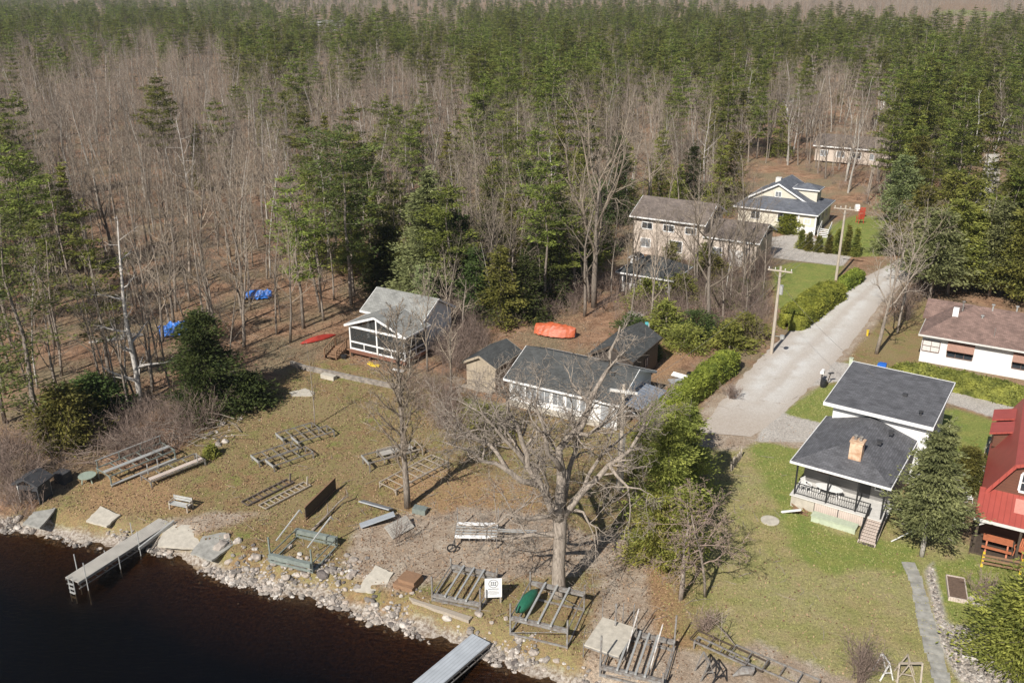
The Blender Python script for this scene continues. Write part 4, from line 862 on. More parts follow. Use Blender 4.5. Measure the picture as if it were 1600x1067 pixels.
# ---- cream house with dormer
h = T('cream_house', 'cream bungalow with slate-grey roof, dormer and white porch at the green lawn', 'house', (43.4, 127.3, 0), STREET)
b = MB(); b.box(-6.0, 5.6, 0, 11.2, 10.2, 3.0); part(h, 'wall', b, ['siding_cream'])
roof_hip(h, -12.2, 0, 0, 11.4, 3.05, 4.7, 'shingle_mid', -7.4, -4.6, 'x')
walls_gable(h, -10.6, -3.0, 3.9, 10.6, 3.3, 3.9, 6.0, 'y', 'siding_cream'); roof_gable(h, -11.2, -2.4, 3.5, 11.2, 3.75, 6.15, 'y', 'shingle_mid', name='gable_roof')
b = MB(); b.box(-3.1, 7.1, 3.6, 3.0, 2.6, 1.8); d_ = part(h, 'dormer', b, ['siding_cream']); roof_hip(d_, -5.2, -1.3, 5.5, 8.7, 5.45, 6.1, 'shingle_mid', -3.5, -3.2, 'x', name='dormer_roof')
window(h, -6.8, 3.9, 4.2, .9, .8)
b = MB(); b.box(-1.4, .62, .3, 2.6, .04, 2.6); part(h, 'porch_opening', b, ['screen']); b = MB(); b.box(-.38, 1.9, .9, .04, 2.6, 2.0); part(h, 'porch_opening', b, ['screen'])
for x, y in ((-.3, .4), (-2.7, .4), (-.3, 3.4)): b = MB(); b.box(x, y, 0, .2, .2, 3.0); part(h, 'porch_post', b, ['white'])
b = MB(); b.box(-1.5, .45, .2, 2.4, .12, .85); b.box(-.28, 1.9, .2, .12, 2.7, .85); part(h, 'porch_rail', b, ['white'])
window(h, -1.5, .55, 1.5, .9, .8, t=.12); window(h, -5.0, .5, 1.4, 1.5, 1.3); window(h, -9.0, .5, 1.4, 1.3, 1.2); window(h, -.4, 5.2, 1.3, 1.6, 1.2, 'r'); window(h, -.4, 7.6, 1.3, 1.6, 1.2, 'r')
steps(h, .9, 2.2, .9, .3, .0, 1.3, 5, 'white'); railing(h, [(1.6, 2.3, .9), (1.6, .3, 0)], .9, 'white', .15); railing(h, [(.2, 2.3, .9), (.2, .3, 0)], .9, 'white', .15)
b = MB(); b.box(-8.2, 9, 4.9, .8, .8, 1.2); part(h, 'chimney', b, ['offwhite'])
# ---- beige two-storey house
o_ = G(984, 338, 5.0); h = T('two_storey_house', 'beige two-storey house with weathered brown roof behind the leafless trees', 'house', (o_.x, o_.y, 0), STREET)
b = MB(); b.box(5.2, 4.4, 0, 9.6, 7.6, 5.0); part(h, 'wall', b, ['siding_beige']); roof_gable(h, 0, 10.4, 0, 8.8, 5.0, 6.9, 'x', 'shingle_tan')
b = MB(); b.box(13.4, 4.6, 0, 7.0, 7.4, 3.4); part(h, 'wall', b, ['siding_beige'], 'lower garage wing'); roof_gable(h, 10.0, 17.3, .6, 8.8, 3.4, 5.0, 'x', 'shingle_tan', name='garage_roof')
for x in (2.3, 5.3, 8.3): window(h, x, .6, 3.5, 1.5, .9, t=.12)
window(h, 6.4, .6, .9, 1.8, 1.5, t=.12); window(h, 2.2, .6, 1.0, 1.4, 1.2, t=.12); window(h, 11.8, .9, 1.0, 1.4, 1.2, t=.12); door(h, 14.6, .9, 0, 2.4, 2.2, 'offwhite')
# ---- small dark-roofed cottage before it
o_ = G(966, 425, 2.4); h = T('small_cottage', 'small cottage with dark hipped roof and white window row in front of the beige house', 'cottage', (o_.x, o_.y, 0), STREET)
b = MB(); b.box(3.2, 3.2, 0, 6.4, 5.4, 2.4); part(h, 'wall', b, ['offwhite']); roof_hip(h, -.3, 6.8, 0, 6.4, 2.45, 4.1, 'shingle_blk', 2.6, 3.9, 'x')
window(h, 1.5, .5, 1.1, 2.2, .9, bars=3, t=.09); window(h, 4.6, .5, 1.1, 2.0, .9, bars=2, t=.09)
b = MB(); b.box(1.1, 2.4, 3.1, .9, .8, .7); d_ = part(h, 'dormer', b, ['white']); roof_gable(d_, .5, 1.7, 1.9, 3.4, 3.75, 4.1, 'y', 'shingle_blk', name='dormer_roof')
# ---- far houses glimpsed between the trees
def far_house(px, py, w_, d_, eh, rh, wm, rm, label, name='far_house', rz=STREET):
    g_ = G(px, py, 0); h = T(name, label, 'house', (g_.x, g_.y, 0), rz)
    walls_gable(h, 0, w_, 0, d_, 0, eh, rh, 'x', wm); roof_gable(h, -.5, w_+.5, -.6, d_+.6, eh-.05, rh+.05, 'x', rm, t=.2)
    for k in range(int(w_/3.2)): window(h, 1.8+3.2*k, 0, 1.0, 1.5, 1.2, t=.12)
    return h
far_house(1272, 250, 15, 9, 3.0, 4.6, 'siding_beige', 'shingle_tan', 'low beige house with white fascia among bare trees beyond the cream house')
far_house(1375, 172, 14, 9, 3.2, 5.0, 'siding_w', 'shingle_mid', 'pale house with grey roof half hidden left of the tall pines')
far_house(1168, 180, 11, 8, 3.4, 5.4, 'siding_w', 'shingle_gr', 'far white house deep in the bare woods right of the centre')
far_house(1568, 215, 12, 8, 3, 4.6, 'siding_w', 'shingle_mid', 'white house among pines at the upper right edge')
far_house(1385, 52, 26, 10, 4, 6, 'siding_w', 'alum', 'tiny pale farm building beyond the pines near the horizon')
far_house(482, 50, 30, 12, 5, 8, 'siding_grey', 'shingle_gr', 'distant grey barn in a clearing at the top left of centre', 'barn')
# ------------------------------------------------------------ docks, lifts, frames on the shore
def along(p0, p1, z0, z1=None):
    a, b_ = G(*p0, z0), G(*p1, z0 if z1 is None else z1); return a, b_, math.atan2(b_.y-a.y, b_.x-a.x), (b_-a).length
def dock(name, label, p0, p1, wd, z, deckmat, posts):
    a, b_, rz, L = along(p0, p1, z); t = T(name, label, 'dock', (a.x, a.y, 0), rz)
    b = MB(); b.box(L/2, 0, z-.05, L, wd, .05); dk = part(t, 'deck', b, [deckmat])
    b = MB()
    for s in (-1, 1):
        b.beam((0, s*(wd/2-.03), z-.12), (L, s*(wd/2-.03), z-.12), .06, .13); b.beam((0, s*(wd/2-.03), z-.48), (L, s*(wd/2-.03), z-.48), .05, .06)
        k = 0
        while k*.6 < L: b.beam((k*.6, s*(wd/2-.03), z-.48), (min(L, k*.6+.3), s*(wd/2-.03), z-.12), .035); k += 1
    part(t, 'frame', b, ['galv'])
    for x, s, hh in posts: b = MB(); b.tube([(x*L, s*(wd/2+.06), -2.2), (x*L, s*(wd/2+.06), z+hh)], [.032, .032], 6); part(t, 'post', b, ['alum'])
    return t, L
t, L = dock('dock', 'long pale wooden dock running from the lawn into the dark water at the left', (258, 812), (112, 905), 1.15, .0, 'dockwood', [(.38, 1, .95), (.3, -1, .9), (.93, 1, 1.1), (.88, -1, 1.1), (.6, 1, .1), (.6, -1, .1)])
b = MB()
for s in (-.22, .22): b.tube([(L+.08, s, .25), (L+.1, s, -1.6)], [.03, .03], 6)
for k in range(4): b.beam((L+.1, -.22, -.25-.32*k), (L+.1, .22, -.25-.32*k), .12, .03)
part(t, 'ladder', b, ['alum'])
b = MB(); b.beam((0, 0, 0), (3.0, 0, -.35), .12, .2); g0 = G(272, 815, .1); q = b.build('ramp_rail', ['alum'], loc=(g0.x, g0.y, .15), rz=R(-118)); tag(q, 'pale metal rail lying beside the shore end of the long dock', 'rail')
dock('ribbed_dock', 'grey ribbed dock section at the bottom edge below the stone bank', (752, 996), (628, 1100), 1.3, -.25, 'dock_metal_deck', [(.9, 1, .1), (.9, -1, .1)])
def bench(px, py, rz, label):
    t = T('park_bench', label, 'bench', Gh(px, py), rz)
    b = MB()
    for k in range(3): b.box(0, -.22+.17*k, .42, 1.5, .14, .04)
    part(t, 'seat', b, ['alum']); b = MB()
    for k in range(2): b.beam((-.75, .3+.03*k, .6+.18*k), (.75, .3+.03*k, .6+.18*k), .03, .15)
    part(t, 'backrest', b, ['alum'])
    for s in (-1, 1):
        b = MB(); b.beam((s*.72, -.28, 0), (s*.72, -.22, .62), .06, .09); b.beam((s*.72, .36, 0), (s*.72, .36, .85), .06, .09); b.beam((s*.72, -.3, .62), (s*.72, .36, .62), .07, .05); b.beam((s*.72, -.25, .36), (s*.72, .34, .36), .05, .08); part(t, 'leg', b, ['oldwood'])
bench(283, 795, R(-18), 'small grey slatted garden bench facing the lake beside the long dock')
# boat lift: four posts, rails, two cradle beams
def lift(label, loc, rz, w_, l_, hp, mat='galv', zc=.5, bunks=2, lean=None, hps=None, group='boat lifts along the shore', extra=True):
    t = T('boat_lift', label, 'boat lift', loc, rz, group)
    k = 0
    for sx in (-1, 1):
        for sy in (-1, 1):
            hh = hps[k] if hps else hp; k += 1
            b = MB(); b.box(sx*w_/2, sy*l_/2, 0, .09, .09, hh); part(t, 'post', b, [mat])
    for sy in (-1, 1):
        b = MB(); b.beam((-w_/2, sy*l_/2, .08), (w_/2, sy*l_/2, .08), .08, .1); part(t, 'base_rail', b, [mat])
        b = MB(); b.beam((-w_/2, sy*l_/2, zc), (w_/2, sy*l_/2, zc), .1, .16); b.beam((-w_/2, sy*l_/2+.11, zc+.1), (w_/2, sy*l_/2+.11, zc+.1), .14, .03); part(t, 'cradle_beam', b, [mat])
    for sx in (-1, 1): b = MB(); b.beam((sx*w_/2, -l_/2, .06), (sx*w_/2, l_/2, .06), .08, .1); b.beam((sx*w_/2, -l_/2, zc+.1), (sx*w_/2, l_/2, zc+.1), .05, .06); part(t, 'side_rail', b, [mat])
    for j in range(bunks):
        x = -w_*.22+j*w_*.44/max(1, bunks-1); b = MB(); b.beam((x, -l_/2-.1, zc+.22), (x, l_/2+.1, zc+.22), .11, .1); part(t, 'bunk', b, ['alum'])
    if extra:
        b = MB(); b.beam((-w_/2, -l_/2, .15), (w_/2, -l_/2, zc), .03); b.beam((w_/2, l_/2, .15), (-w_/2, l_/2, zc), .03); part(t, 'brace', b, [mat])
    return t
g1 = Gh(460, 878); t = lift('greenish boat lift with two tall slanting guide arms at the end of the stony bank', Gh(476, 866), R(-20), 3.0, 3.0, 1.9, 'galv_gr', .55, 0, hps=[1.9, .6, 1.7, .7])
for x, dy in ((-1.0, 1.0), (1.3, 1.0)): b = MB(); b.beam((x-.9, -.2, .75), (x, 1.35, 2.3), .07); b.beam((x, 1.35, 2.3), (x+.05, 1.5, 2.0), .07); part(t, 'guide_arm', b, ['alum'])
for y in (-1.5, 1.5): b = MB(); b.beam((-1.5, y-.12, .62), (1.5, y-.12, .62), .22, .3); b.beam((-1.5, y-.2, .3), (1.5, y-.2, .3), .06, .1); part(t, 'channel', b, ['galv_gr'])
lift('grey boat lift between the brown wooden step and the white lake sign', Gh(727, 922), R(-18), 3.0, 3.0, 1.7, 'galv', .35, 3, hps=[1.7, 1.0, 1.6, .9])
t = lift('wide boat lift holding a dark green canoe at the foot of the big oak', Gh(856, 972), R(-20), 3.3, 3.4, 1.9, 'galv', 1.1, 3, hps=[2.1, 1.9, 1.9, 1.8])
b = MB(); b.tube([(-1.6, -.9, .95), (-1.5, -.5, .95), (-1.35, .3, .95), (-1.2, 1.0, .98), (-1.1, 1.4, 1.05)], [.05, .32, .4, .3, .04], 8); tag(b.build('canoe', ['teal'], loc=t.location, rz=t.rotation_euler.z, smooth=True), 'dark green canoe hanging in the lift at the foot of the big oak', 'canoe')
lift('boat lift with brown bunks and two pale slanting bars near the bottom edge', Gh(996, 1036), R(-20), 3.3, 3.2, 2.0, 'galv', .55, 4, hps=[2.6, 2.3, 1.2, 2.4])
for px, py, dx in ((975, 1035, 0), (1012, 1062, 1)):
    b = MB(); b.beam((0, 0, .2), (.9, 1.6, 2.3), .07); tag(b.build('guide_bar', ['galv'], loc=Gh(px, py)), ['pale slanting bar above the left side of the bottom lift', 'pale slanting bar above the right side of the bottom lift'][dx], 'bar')
g_ = Gh(953, 1012); b = MB(); b.box(0, 0, .75, 2.0, 2.6, .08); tt = T('raised_platform', 'beige boarded platform raised on steel posts beside the bottom boat lift', 'platform', g_, R(-28)); part(tt, 'deck', b, ['concrete'])
for sx in (-1, 1):
    for sy in (-1, 1): b = MB(); b.tube([(sx*1.02, sy*1.3, 0), (sx*1.02, sy*1.3, 2.1 if sy > 0 else .9)], [.03, .03], 6); part(tt, 'post', b, ['galv'])
b = MB(); b.beam((-1, -1.25, .68), (1, -1.25, .68), .06, .1); b.beam((-1, 1.25, .68), (1, 1.25, .68), .06, .1); part(tt, 'frame', b, ['galv'])
b = MB()
for x in (-.1, .5): b.tube([(x, 0, 0), (x, 0, 1.9)], [.03, .03], 6)
tag(b.build('post_pair', ['galv'], loc=Gh(975, 985)), 'two thin steel posts standing on the dirt track above the beige platform', 'posts')
# white lift with plank deck
t = T('white_boat_lift', 'white boat lift with long white planks lying on the leafy ground left of the oak', 'boat lift', Gh(745, 843), R(-2), 'boat lifts along the shore')
for k, y in enumerate((-.75, -.35, .0, .35, .75)): b = MB(); b.beam((-1.35, y, .75), (1.35, y, .75), .3 if k in (0, 4) else .1, .06); part(t, 'plank', b, ['alum' if k in (1, 2, 3) else 'white'])
for x in (-1.35, -.4, 1.35): b = MB(); b.beam((x, -.95, .66), (x, 1.2, .66), .08, .1); part(t, 'crossbeam', b, ['galv'])
for x in (-1.35, 1.35):
    for y, hh in ((-.95, .7), (1.2, 1.7)): b = MB(); b.box(x, y, 0, .08, .08, hh); part(t, 'post', b, ['galv'])
b = MB()
for y in (0, .22): b.beam((1.4, y, .72), (3.9, y-.1, .72), .07, .06)
part(t, 'tongue', b, ['alum'])
b = MB()
for k in range(12): a = 6.283*k/12; a2 = 6.283*(k+1)/12; b.beam((-1.5+.28*math.cos(a), -1.4, .28+.28*math.sin(a)), (-1.5+.28*math.cos(a2), -1.4, .28+.28*math.sin(a2)), .08)
b.beam((-1.5, -1.4, .28), (-1.35, -.95, .7), .05); part(t, 'wheel', b, ['black'])
# dock frames (stored sections)
def frame(label, px, py, rz, L, W_, z, cross, mat, legs=True, group='dock frames stored on the lawn', tilt=0, th=.06, deck=None, plate=False):
    t = T('dock_section', label, 'dock section', Gh(px, py), rz, group)
    zz = lambda x: z+tilt*(x/L)
    b = MB()
    for s in (-1, 1): b.beam((-L/2, s*W_/2, zz(-L/2)), (L/2, s*W_/2, zz(L/2)), th, .09)
    part(t, 'side_rail', b, [mat]); b = MB()
    for k in range(cross+1): x = -L/2+L*k/cross; b.beam((x, -W_/2, zz(x)), (x, W_/2, zz(x)), .05, .06)
    part(t, 'cross_bars', b, [mat])
    if plate: b = MB(); b.box(-L/2-.05, 0, zz(-L/2)-.14, .04, W_+.1, .2); part(t, 'end_plate', b, ['alum'])
    if deck: b = MB(); b.beam((-L/2*.98, 0, z+.07), (L/2*.6, 0, z+.07), W_*.55, .03); part(t, 'plank', b, [deck])
    if legs:
        for sx in (-1, 1):
            for sy in (-1, 1):
                b = MB(); b.box(sx*L/2*.98, sy*W_/2, 0, .08, .08, zz(sx*L/2)); b.beam((sx*L/2*.98, sy*W_/2*.6, zz(sx*L/2)-.02), (sx*L/2*.98, sy*W_/2, zz(sx*L/2)-.35), .04); part(t, 'leg', b, [mat])
    return t
frame('left one of the far pair of grey dock frames under the thin sapling', 466, 681, R(38), 3.1, 1.25, .5, 4, 'galv', plate=True)
frame('right one of the far pair of grey dock frames under the thin sapling', 490, 686, R(38), 3.1, 1.25, .5, 4, 'galv', plate=True)
frame('left one of the near pair of grey dock frames on the brown lawn', 431, 714, R(40), 3.3, 1.25, .5, 4, 'galv', plate=True)
frame('right one of the near pair of grey dock frames on the brown lawn', 454, 721, R(40), 3.3, 1.25, .5, 3, 'galv', plate=True)
for px, py, lb in ((419, 770, 'dark rusty ladder-like rail lying flat left of the paler one'), (446, 775, 'pale ladder-like rail lying flat between the dark one and the upright board')):
    t = frame(lb, px, py, R(52), 4.0, .75, .12, 9, 'oldwood' if px > 430 else 'rusty', False, 'ladder-like rails lying on the lawn', th=.09)
    b = MB(); b.beam((1.9, -.1, .1), (2.0, -.1, .75), .1); part(t, 'bracket', b, ['oldwood' if px > 430 else 'rusty'])
frame('pale dock frame nearest the lake under the tall bare lawn tree', 605, 722, R(30), 3.4, 1.4, .75, 3, 'galv', plate=True, group='dock frames under the lawn tree')
frame('wooden dock section behind the others under the tall bare lawn tree', 625, 712, R(30), 3.2, 1.5, .6, 4, 'oldwood', group='dock frames under the lawn tree', deck='dockwood')
frame('long tilted dock frame lying right of the lawn tree trunk', 648, 745, R(50), 5.4, 1.7, .45, 7, 'oldwood', group='dock frames under the lawn tree', th=.09)
t = frame('tall grey rack frame standing before the brush pile at the wood edge', 216, 733, R(50), 5.2, 1.9, .9, 5, 'galv_gr', group='rack frames beside the brush')
b = MB(); b.beam((-2.6, -.2, 1.0), (2.6, -.2, 1.0), .35, .06); b.beam((-2.6, -.95, .2), (2.6, -.95, .2), .25, .05); b.beam((-2.6, .95, 1.5), (2.6, .95, 1.5), .06); part(t, 'plank', b, ['alum'])
for x in (-2.5, -.8, .9, 2.5): b = MB(); b.box(x, .95, .9, .06, .06, .6); part(t, 'upright', b, ['galv_gr'])
t = frame('low rack frame with a reddish plank right of the tall grey one', 272, 738, R(48), 4.4, 1.5, .45, 4, 'galv', group='rack frames beside the brush')
b = MB(); b.beam((-2.1, -.45, .52), (2.1, -.45, .52), .4, .05); part(t, 'plank', b, ['deck_pink'])
for x, y in ((-1.7, .5), (-.8, .7), (1.6, -.7)): b = MB(); b.box(x, y, .4, .06, .06, .85); part(t, 'upright', b, ['alum'])
# upright brown board, scrap panels
a_, b2, rz, L = along((478, 812), (525, 765), 0); t = T('board_panel', 'long brown board standing on edge on the lawn above the greenish lift', 'board', (a_.x, a_.y, hz(a_.x, a_.y)), rz)
b = MB(); b.box(L/2, 0, 0, L, .05, 1.0); part(t, 'panel', b, ['darkwood']); b = MB(); b.box(L/2, 0, 1.0, L, .1, .05); b.box(L/2, -.05, .1, L*.98, .05, .06); part(t, 'rim', b, ['brownwood'])
def slab(name, label, cat, px, py, rz, sx, sy, mat, tilt=(0, 0), z=.0, th=.08, frame_m=None, group=None):
    b = MB(); m_ = Matrix.Rotation(R(tilt[0]), 4, 'X') @ Matrix.Rotation(R(tilt[1]), 4, 'Y')
    b.box(0, 0, 0, sx, sy, th, mat=m_); o = b.build(name, [mat], loc=Gh(px, py, z), rz=rz); return tag(o, label, cat, group)
slab('metal_panel', 'pale grey sheet metal panel topmost in the scrap heap by the lawn tree', 'panel', 588, 800, R(-18), 2.3, .8, 'greyplastic', (-25, 5), .55)
slab('metal_panel', 'bluish grey bent panel lying low under the paler one', 'panel', 590, 818, R(15), 2.4, .9, 'dock_metal_deck', (-14, -12), .3)
slab('slat_panel', 'weathered slatted wooden panel leaning against the scrap heap', 'panel', 624, 830, R(48), 1.9, 1.0, 'dockwood', (35, 0), .35)
slab('cooler', 'dented grey and green tub at the foot of the lawn tree', 'tub', 656, 800, R(-15), .95, .6, 'galv_gr', (0, 4), 0, .4)
b = MB(); b.box(0, 0, 0, 1.35, 1.35, .3); b.box(.1, .1, .3, 1.1, 1.0, .22); b.box(-.35, -.5, .0, .4, .5, .1)
tag(b.build('wooden_step', ['brownwood'], loc=Gh(638, 912), rz=R(-25)), 'low brown wooden platform on the bank between the stone slab and the sign', 'platform')
# black bin shed, round table
t = T('bin_shed', 'black felt-roofed shelter with pale side standing at the left shore', 'shed', Gh(57, 778), R(-12))
b = MB(); b.box(-.78, 0, 0, .08, 1.3, 1.5); b.box(0, .65, 0, 1.6, .08, 1.5); part(t, 'wall', b, ['offwhite']); b = MB(); b.box(.78, 0, 0, .08, 1.3, 1.4); b.box(0, -.62, 1.0, 1.5, .05, .4); part(t, 'wall', b, ['charcoal'])
roof_gable(t, -1.0, 1.0, -.8, .85, 1.45, 1.95, 'y', 'charcoal', 'charcoal', t=.08)
b = MB(); b.box(0, .1, .1, 1.2, .8, .8); part(t, 'bin', b, ['black'])
slab('grey_crate', 'dark grey square crate behind the black shelter by the shore', 'crate', 100, 752, R(-20), .9, .8, 'charcoal', (0, 0), 0, .85)
t = T('round_table', 'small grey-green round table standing alone beside the wood-edge racks', 'table', Gh(138, 752), R(10)); b = MB(); b.ext([(.62*math.cos(6.283*k/20), .62*math.sin(6.283*k/20)) for k in range(20)], .5, .55); part(t, 'tabletop', b, ['tablegreen'])
for k in range(4): a = .8+k*1.57; b = MB(); b.beam((.4*math.cos(a), .4*math.sin(a), .5), (.5*math.cos(a), .5*math.sin(a), 0), .07); part(t, 'leg', b, ['tablegreen'])
# concrete slabs at the shore
def rockslab(name, label, pts, z, mat, th=.14, cat='slab', group=None, tilt=0):
    P = [G(*p, z) for p in pts]; c = sum(P, Vector())/len(P); b = MB(); n_ = 5; Q = []
    for i in range(len(P)):
        for k in range(n_):
            q = P[i].lerp(P[(i+1) % len(P)], k/n_); w_ = .05; Q.append((q.x-c.x+random.uniform(-w_, w_), q.y-c.y+random.uniform(-w_, w_)))
    b.ext(Q, -th, .0); o = b.build(name, [mat], loc=(c.x, c.y, z)); o.rotation_euler = (R(tilt), 0, 0); return tag(o, label, cat, group)
rockslab('concrete_ramp', 'broad pale concrete ramp beside the shore end of the long dock', [(245, 850), (262, 820), (318, 822), (352, 838), (345, 856)], -.12, 'concrete', tilt=5)
rockslab('flat_rock', 'flat grey rock slab right of the concrete ramp', [(318, 838), (352, 832), (366, 850), (330, 872), (298, 862)], -.02, 'flag', tilt=4)
rockslab('stone_slab', 'pale stone slab lying on the grass above the bank at the left', [(134, 812), (158, 792), (188, 804), (166, 820)], .12, 'concrete', tilt=5)
rockslab('flat_rock', 'grey flat rock low at the far left bank', [(36, 816), (52, 800), (88, 794), (62, 822)], .0, 'flag', tilt=4)
rockslab('stone_slab', 'pale square slab tilting to the water beside the wooden step', [(556, 918), (588, 886), (614, 896), (596, 924)], .05, 'concrete', tilt=9)
rockslab('flat_rock', 'flat pale stones beside the path under the retaining wall', [(452, 612), (478, 606), (492, 612), (488, 618), (455, 618)], .06, 'concrete')
slab('concrete_block', 'long pale concrete block against the low retaining wall', 'block', 514, 591, R(-28), 1.5, .55, 'concrete', (0, 0), 0, .4)
rockslab('timber_edging', 'weathered beam along the bank between the two boat lifts', [(640, 932), (645, 938), (732, 968), (738, 962)], .1, 'oldwood', .2, 'beam')
# retaining wall
b = MB(); W0 = [(455, 570), (480, 578), (520, 586), (570, 597), (620, 607)]
for p, q in zip(W0[:-1], W0[1:]):
    P_, Q_ = G(*p), G(*q); b.beam((P_.x, P_.y, .22), (Q_.x, Q_.y, .2), .3, .42)
tag(b.build('retaining_wall', ['drystone']), 'low grey stone retaining wall below the screened cottage', 'wall')
# lake sign
t = T('lake_sign', 'white notice board on two posts facing the lake beside the boat lifts', 'sign', Gh(771, 942), R(4))
b = MB(); b.box(0, 0, .45, 1.0, .04, 1.3); part(t, 'board', b, ['white'])
for x in (-.42, .42): b = MB(); b.box(x, .06, 0, .1, .1, 1.7); part(t, 'post', b, ['oldwood'])
b = MB()
for k in range(20): a = 6.283*k/20; a2 = 6.283*(k+1)/20; b.beam((.27*math.cos(a), -.03, 1.42+.27*math.sin(a)), (.27*math.cos(a2), -.03, 1.42+.27*math.sin(a2)), .012, .05)
for x in (-.12, 0, .12): b.tube([(x, -.03, 1.5), (x, -.03, 1.56)], [.045, .045], 6); b.box(x, -.03, 1.28, .07, .012, .2)
b.box(0, -.03, 1.28, .34, .012, .05)
for z, w_, h_ in ((1.02, .62, .06), (.9, .5, .035), (.8, .66, .03), (.72, .66, .03), (.64, .4, .03)): b.box(0, -.03, z, w_, .012, h_)
part(t, 'emblem', b, ['greyplastic'])
# bottom right frames on the beach
frame('dark dock frame lying along the pebble bank at the bottom', 1138, 1022, R(-38), 4.2, .9, .3, 4, 'darkwood', False, 'dock frames on the bottom bank')
frame('grey dock frame lying in front of the dark one at the bottom bank', 1126, 1026, R(-38), 3.0, .5, .45, 4, 'galv', True, 'dock frames on the bottom bank')
frame('grey dock frame right of the others on the bottom bank', 1208, 1050, R(-36), 4.6, 1.0, .35, 5, 'galv', False, 'dock frames on the bottom bank')
def trestle(label, px, py, rz, hh, mat, sp=.5):
    t = T('trestle', label, 'trestle', Gh(px, py), rz, 'trestles on the bottom bank')
    for s in (-1, 1):
        for y in (0, .8): b = MB(); b.beam((s*sp, y, 0), (0, y, hh), .06); part(t, 'leg', b, [mat])
    b = MB(); b.beam((0, 0, hh), (0, .8, hh), .06); b.beam((-sp*.5, 0, hh*.45), (sp*.5, 0, hh*.45), .05); part(t, 'crossbar', b, [mat])
trestle('pale thin A-shaped trestle left of the dark one at the bottom edge', 1106, 1062, .2, 1.2, 'galv', .4)
trestle('dark A-shaped trestle at the bottom edge', 1124, 1066, .3, 1.0, 'black', .45)
trestle('white pointed trestle on the grass right of the twiggy bush', 1385, 1062, .1, 1.1, 'white', .35)
trestle('grey trestle nearest the flagstone path', 1415, 1066, -.3, 1.2, 'oldwood', .5)
b = MB(); b.tube([(-.5, 0, .05), (0, 0, .4), (.45, 0, .4), (.5, 0, .05)], [.05, .25, .25, .05], 8); tag(b.build('coiled_hose_reel', ['galv'], loc=Gh(1160, 1056)), 'round grey reel on the beach dirt among the dock frames', 'reel')
t = T('timber_swing', 'pair of parallel timber bars with a cross piece beside the path at the bottom', 'timber frame', Gh(1420, 1070), 0)
for x in (-.6, .6): b = MB(); b.beam((x-.3, -.6, 0), (x+.1, .4, 1.1), .09); part(t, 'leg', b, ['oldwood'])
b = MB(); b.beam((-.5, .4, 1.1), (.7, .4, 1.1), .09); part(t, 'crossbar', b, ['oldwood'])
# ------------------------------------------------------------ utility poles and wires
def pole(label, px, py, hh, arm, rz, extras=(), group='utility poles along the lane'):
    t = T('utility_pole', label, 'utility pole', Gh(px, py), rz, group)
    b = MB(); b.tube([(0, 0, -.3), (0, 0, hh*.5), (0, 0, hh)], [.17, .145, .115], 8); part(t, 'pole', b, ['polewood'])
    if arm:
        b = MB(); b.beam((-arm/2, -.16, hh-.4), (arm/2, -.16, hh-.4), .11, .13); a_ = part(t, 'crossarm', b, ['polewood'])
        for x in (-.45, -.2, .2, .45): b = MB(); b.tube([(x*arm, -.16, hh-.33), (x*arm, -.16, hh-.2), (x*arm, -.16, hh-.1)], [.025, .05, .035], 6); part(a_, 'insulator', b, ['offwhite'])
        b = MB(); b.beam((-arm*.28, -.16, hh-.42), (0, -.13, hh-1.1), .03); b.beam((arm*.28, -.16, hh-.42), (0, -.13, hh-1.1), .03); part(t, 'brace', b, ['galv'])
    return t
P1 = pole('pole with crossarm and pale transformer at the left edge of the lane', 1205, 552, 8.9, 2.3, R(-28))
b = MB(); b.tube([(.28, -.1, 6.2), (.28, -.1, 7.1)], [.19, .19], 10); part(P1, 'transformer', b, ['alum']); b = MB(); b.tube([(.2, 0, 1.9), (.9, -.2, 2.0)], [.03, .03], 5); b.tube([(.9, -.2, 1.8), (.9, -.2, 2.15)], [.22, .22], 8); part(P1, 'meter', b, ['alum'])
P2 = pole('pole behind the bright hedge before the arborvitae row', 1306, 437, 9.2, 2.6, R(-28))
P3 = pole('pole with pale crossarm among the evergreens at the upper right', 1443, 330, 9.5, 2.8, R(-28))
P4 = pole('pole with grey steel crossarm and lamp between the oak and the leaning cedar', 967, 765, 8.3, 0, R(-10))
b = MB(); b.beam((-.95, -.16, 7.9), (.95, -.16, 7.75), .2, .16); part(P4, 'crossarm', b, ['offwhite']); b = MB(); b.tube([(.0, -.2, 6.3), (.5, -.45, 6.6), (.9, -.6, 6.4)], [.03, .03, .03], 5); b.tube([(.85, -.6, 6.35), (1.1, -.7, 6.3)], [.09, .06], 6); part(P4, 'lamp_arm', b, ['white'])
for x in (-.16, .17, .26): b = MB(); b.tube([(x, -.12, .1), (x, -.12, 4.6)], [.045, .045], 5); part(P4, 'conduit', b, ['galv'])
P5 = pole('tall slim pole by the far lane at the right', 1515, 250, 9.5, 3.0, R(-28))
b = MB(); 
def wire(p, q, sag, label, grp='overhead wires'):
    b = MB(); P_ = [Vector(p).lerp(Vector(q), k/14)-Vector((0, 0, sag*4*(k/14)*(1-k/14))) for k in range(15)]; b.tube(P_, [.013]*15, 3)
    tag(b.build('overhead_wire', ['galv'], loc=(0, 0, 0)), label, 'wire', grp)
def top(P_, x, hh): return on(P_, x, -.16, 0)+Vector((0, 0, hh))
for i, x in enumerate((-1, -.45, .45, 1)): wire(top(P1, x, 8.6), top(P2, x, 8.9), .5, 'thin wire strung between the lane pole and the pole behind the hedge')
for i, x in enumerate((-1, 1)): wire(top(P2, x, 8.9), top(P3, x, 9.2), .8, 'thin wire strung from the hedge pole to the pole in the evergreens')
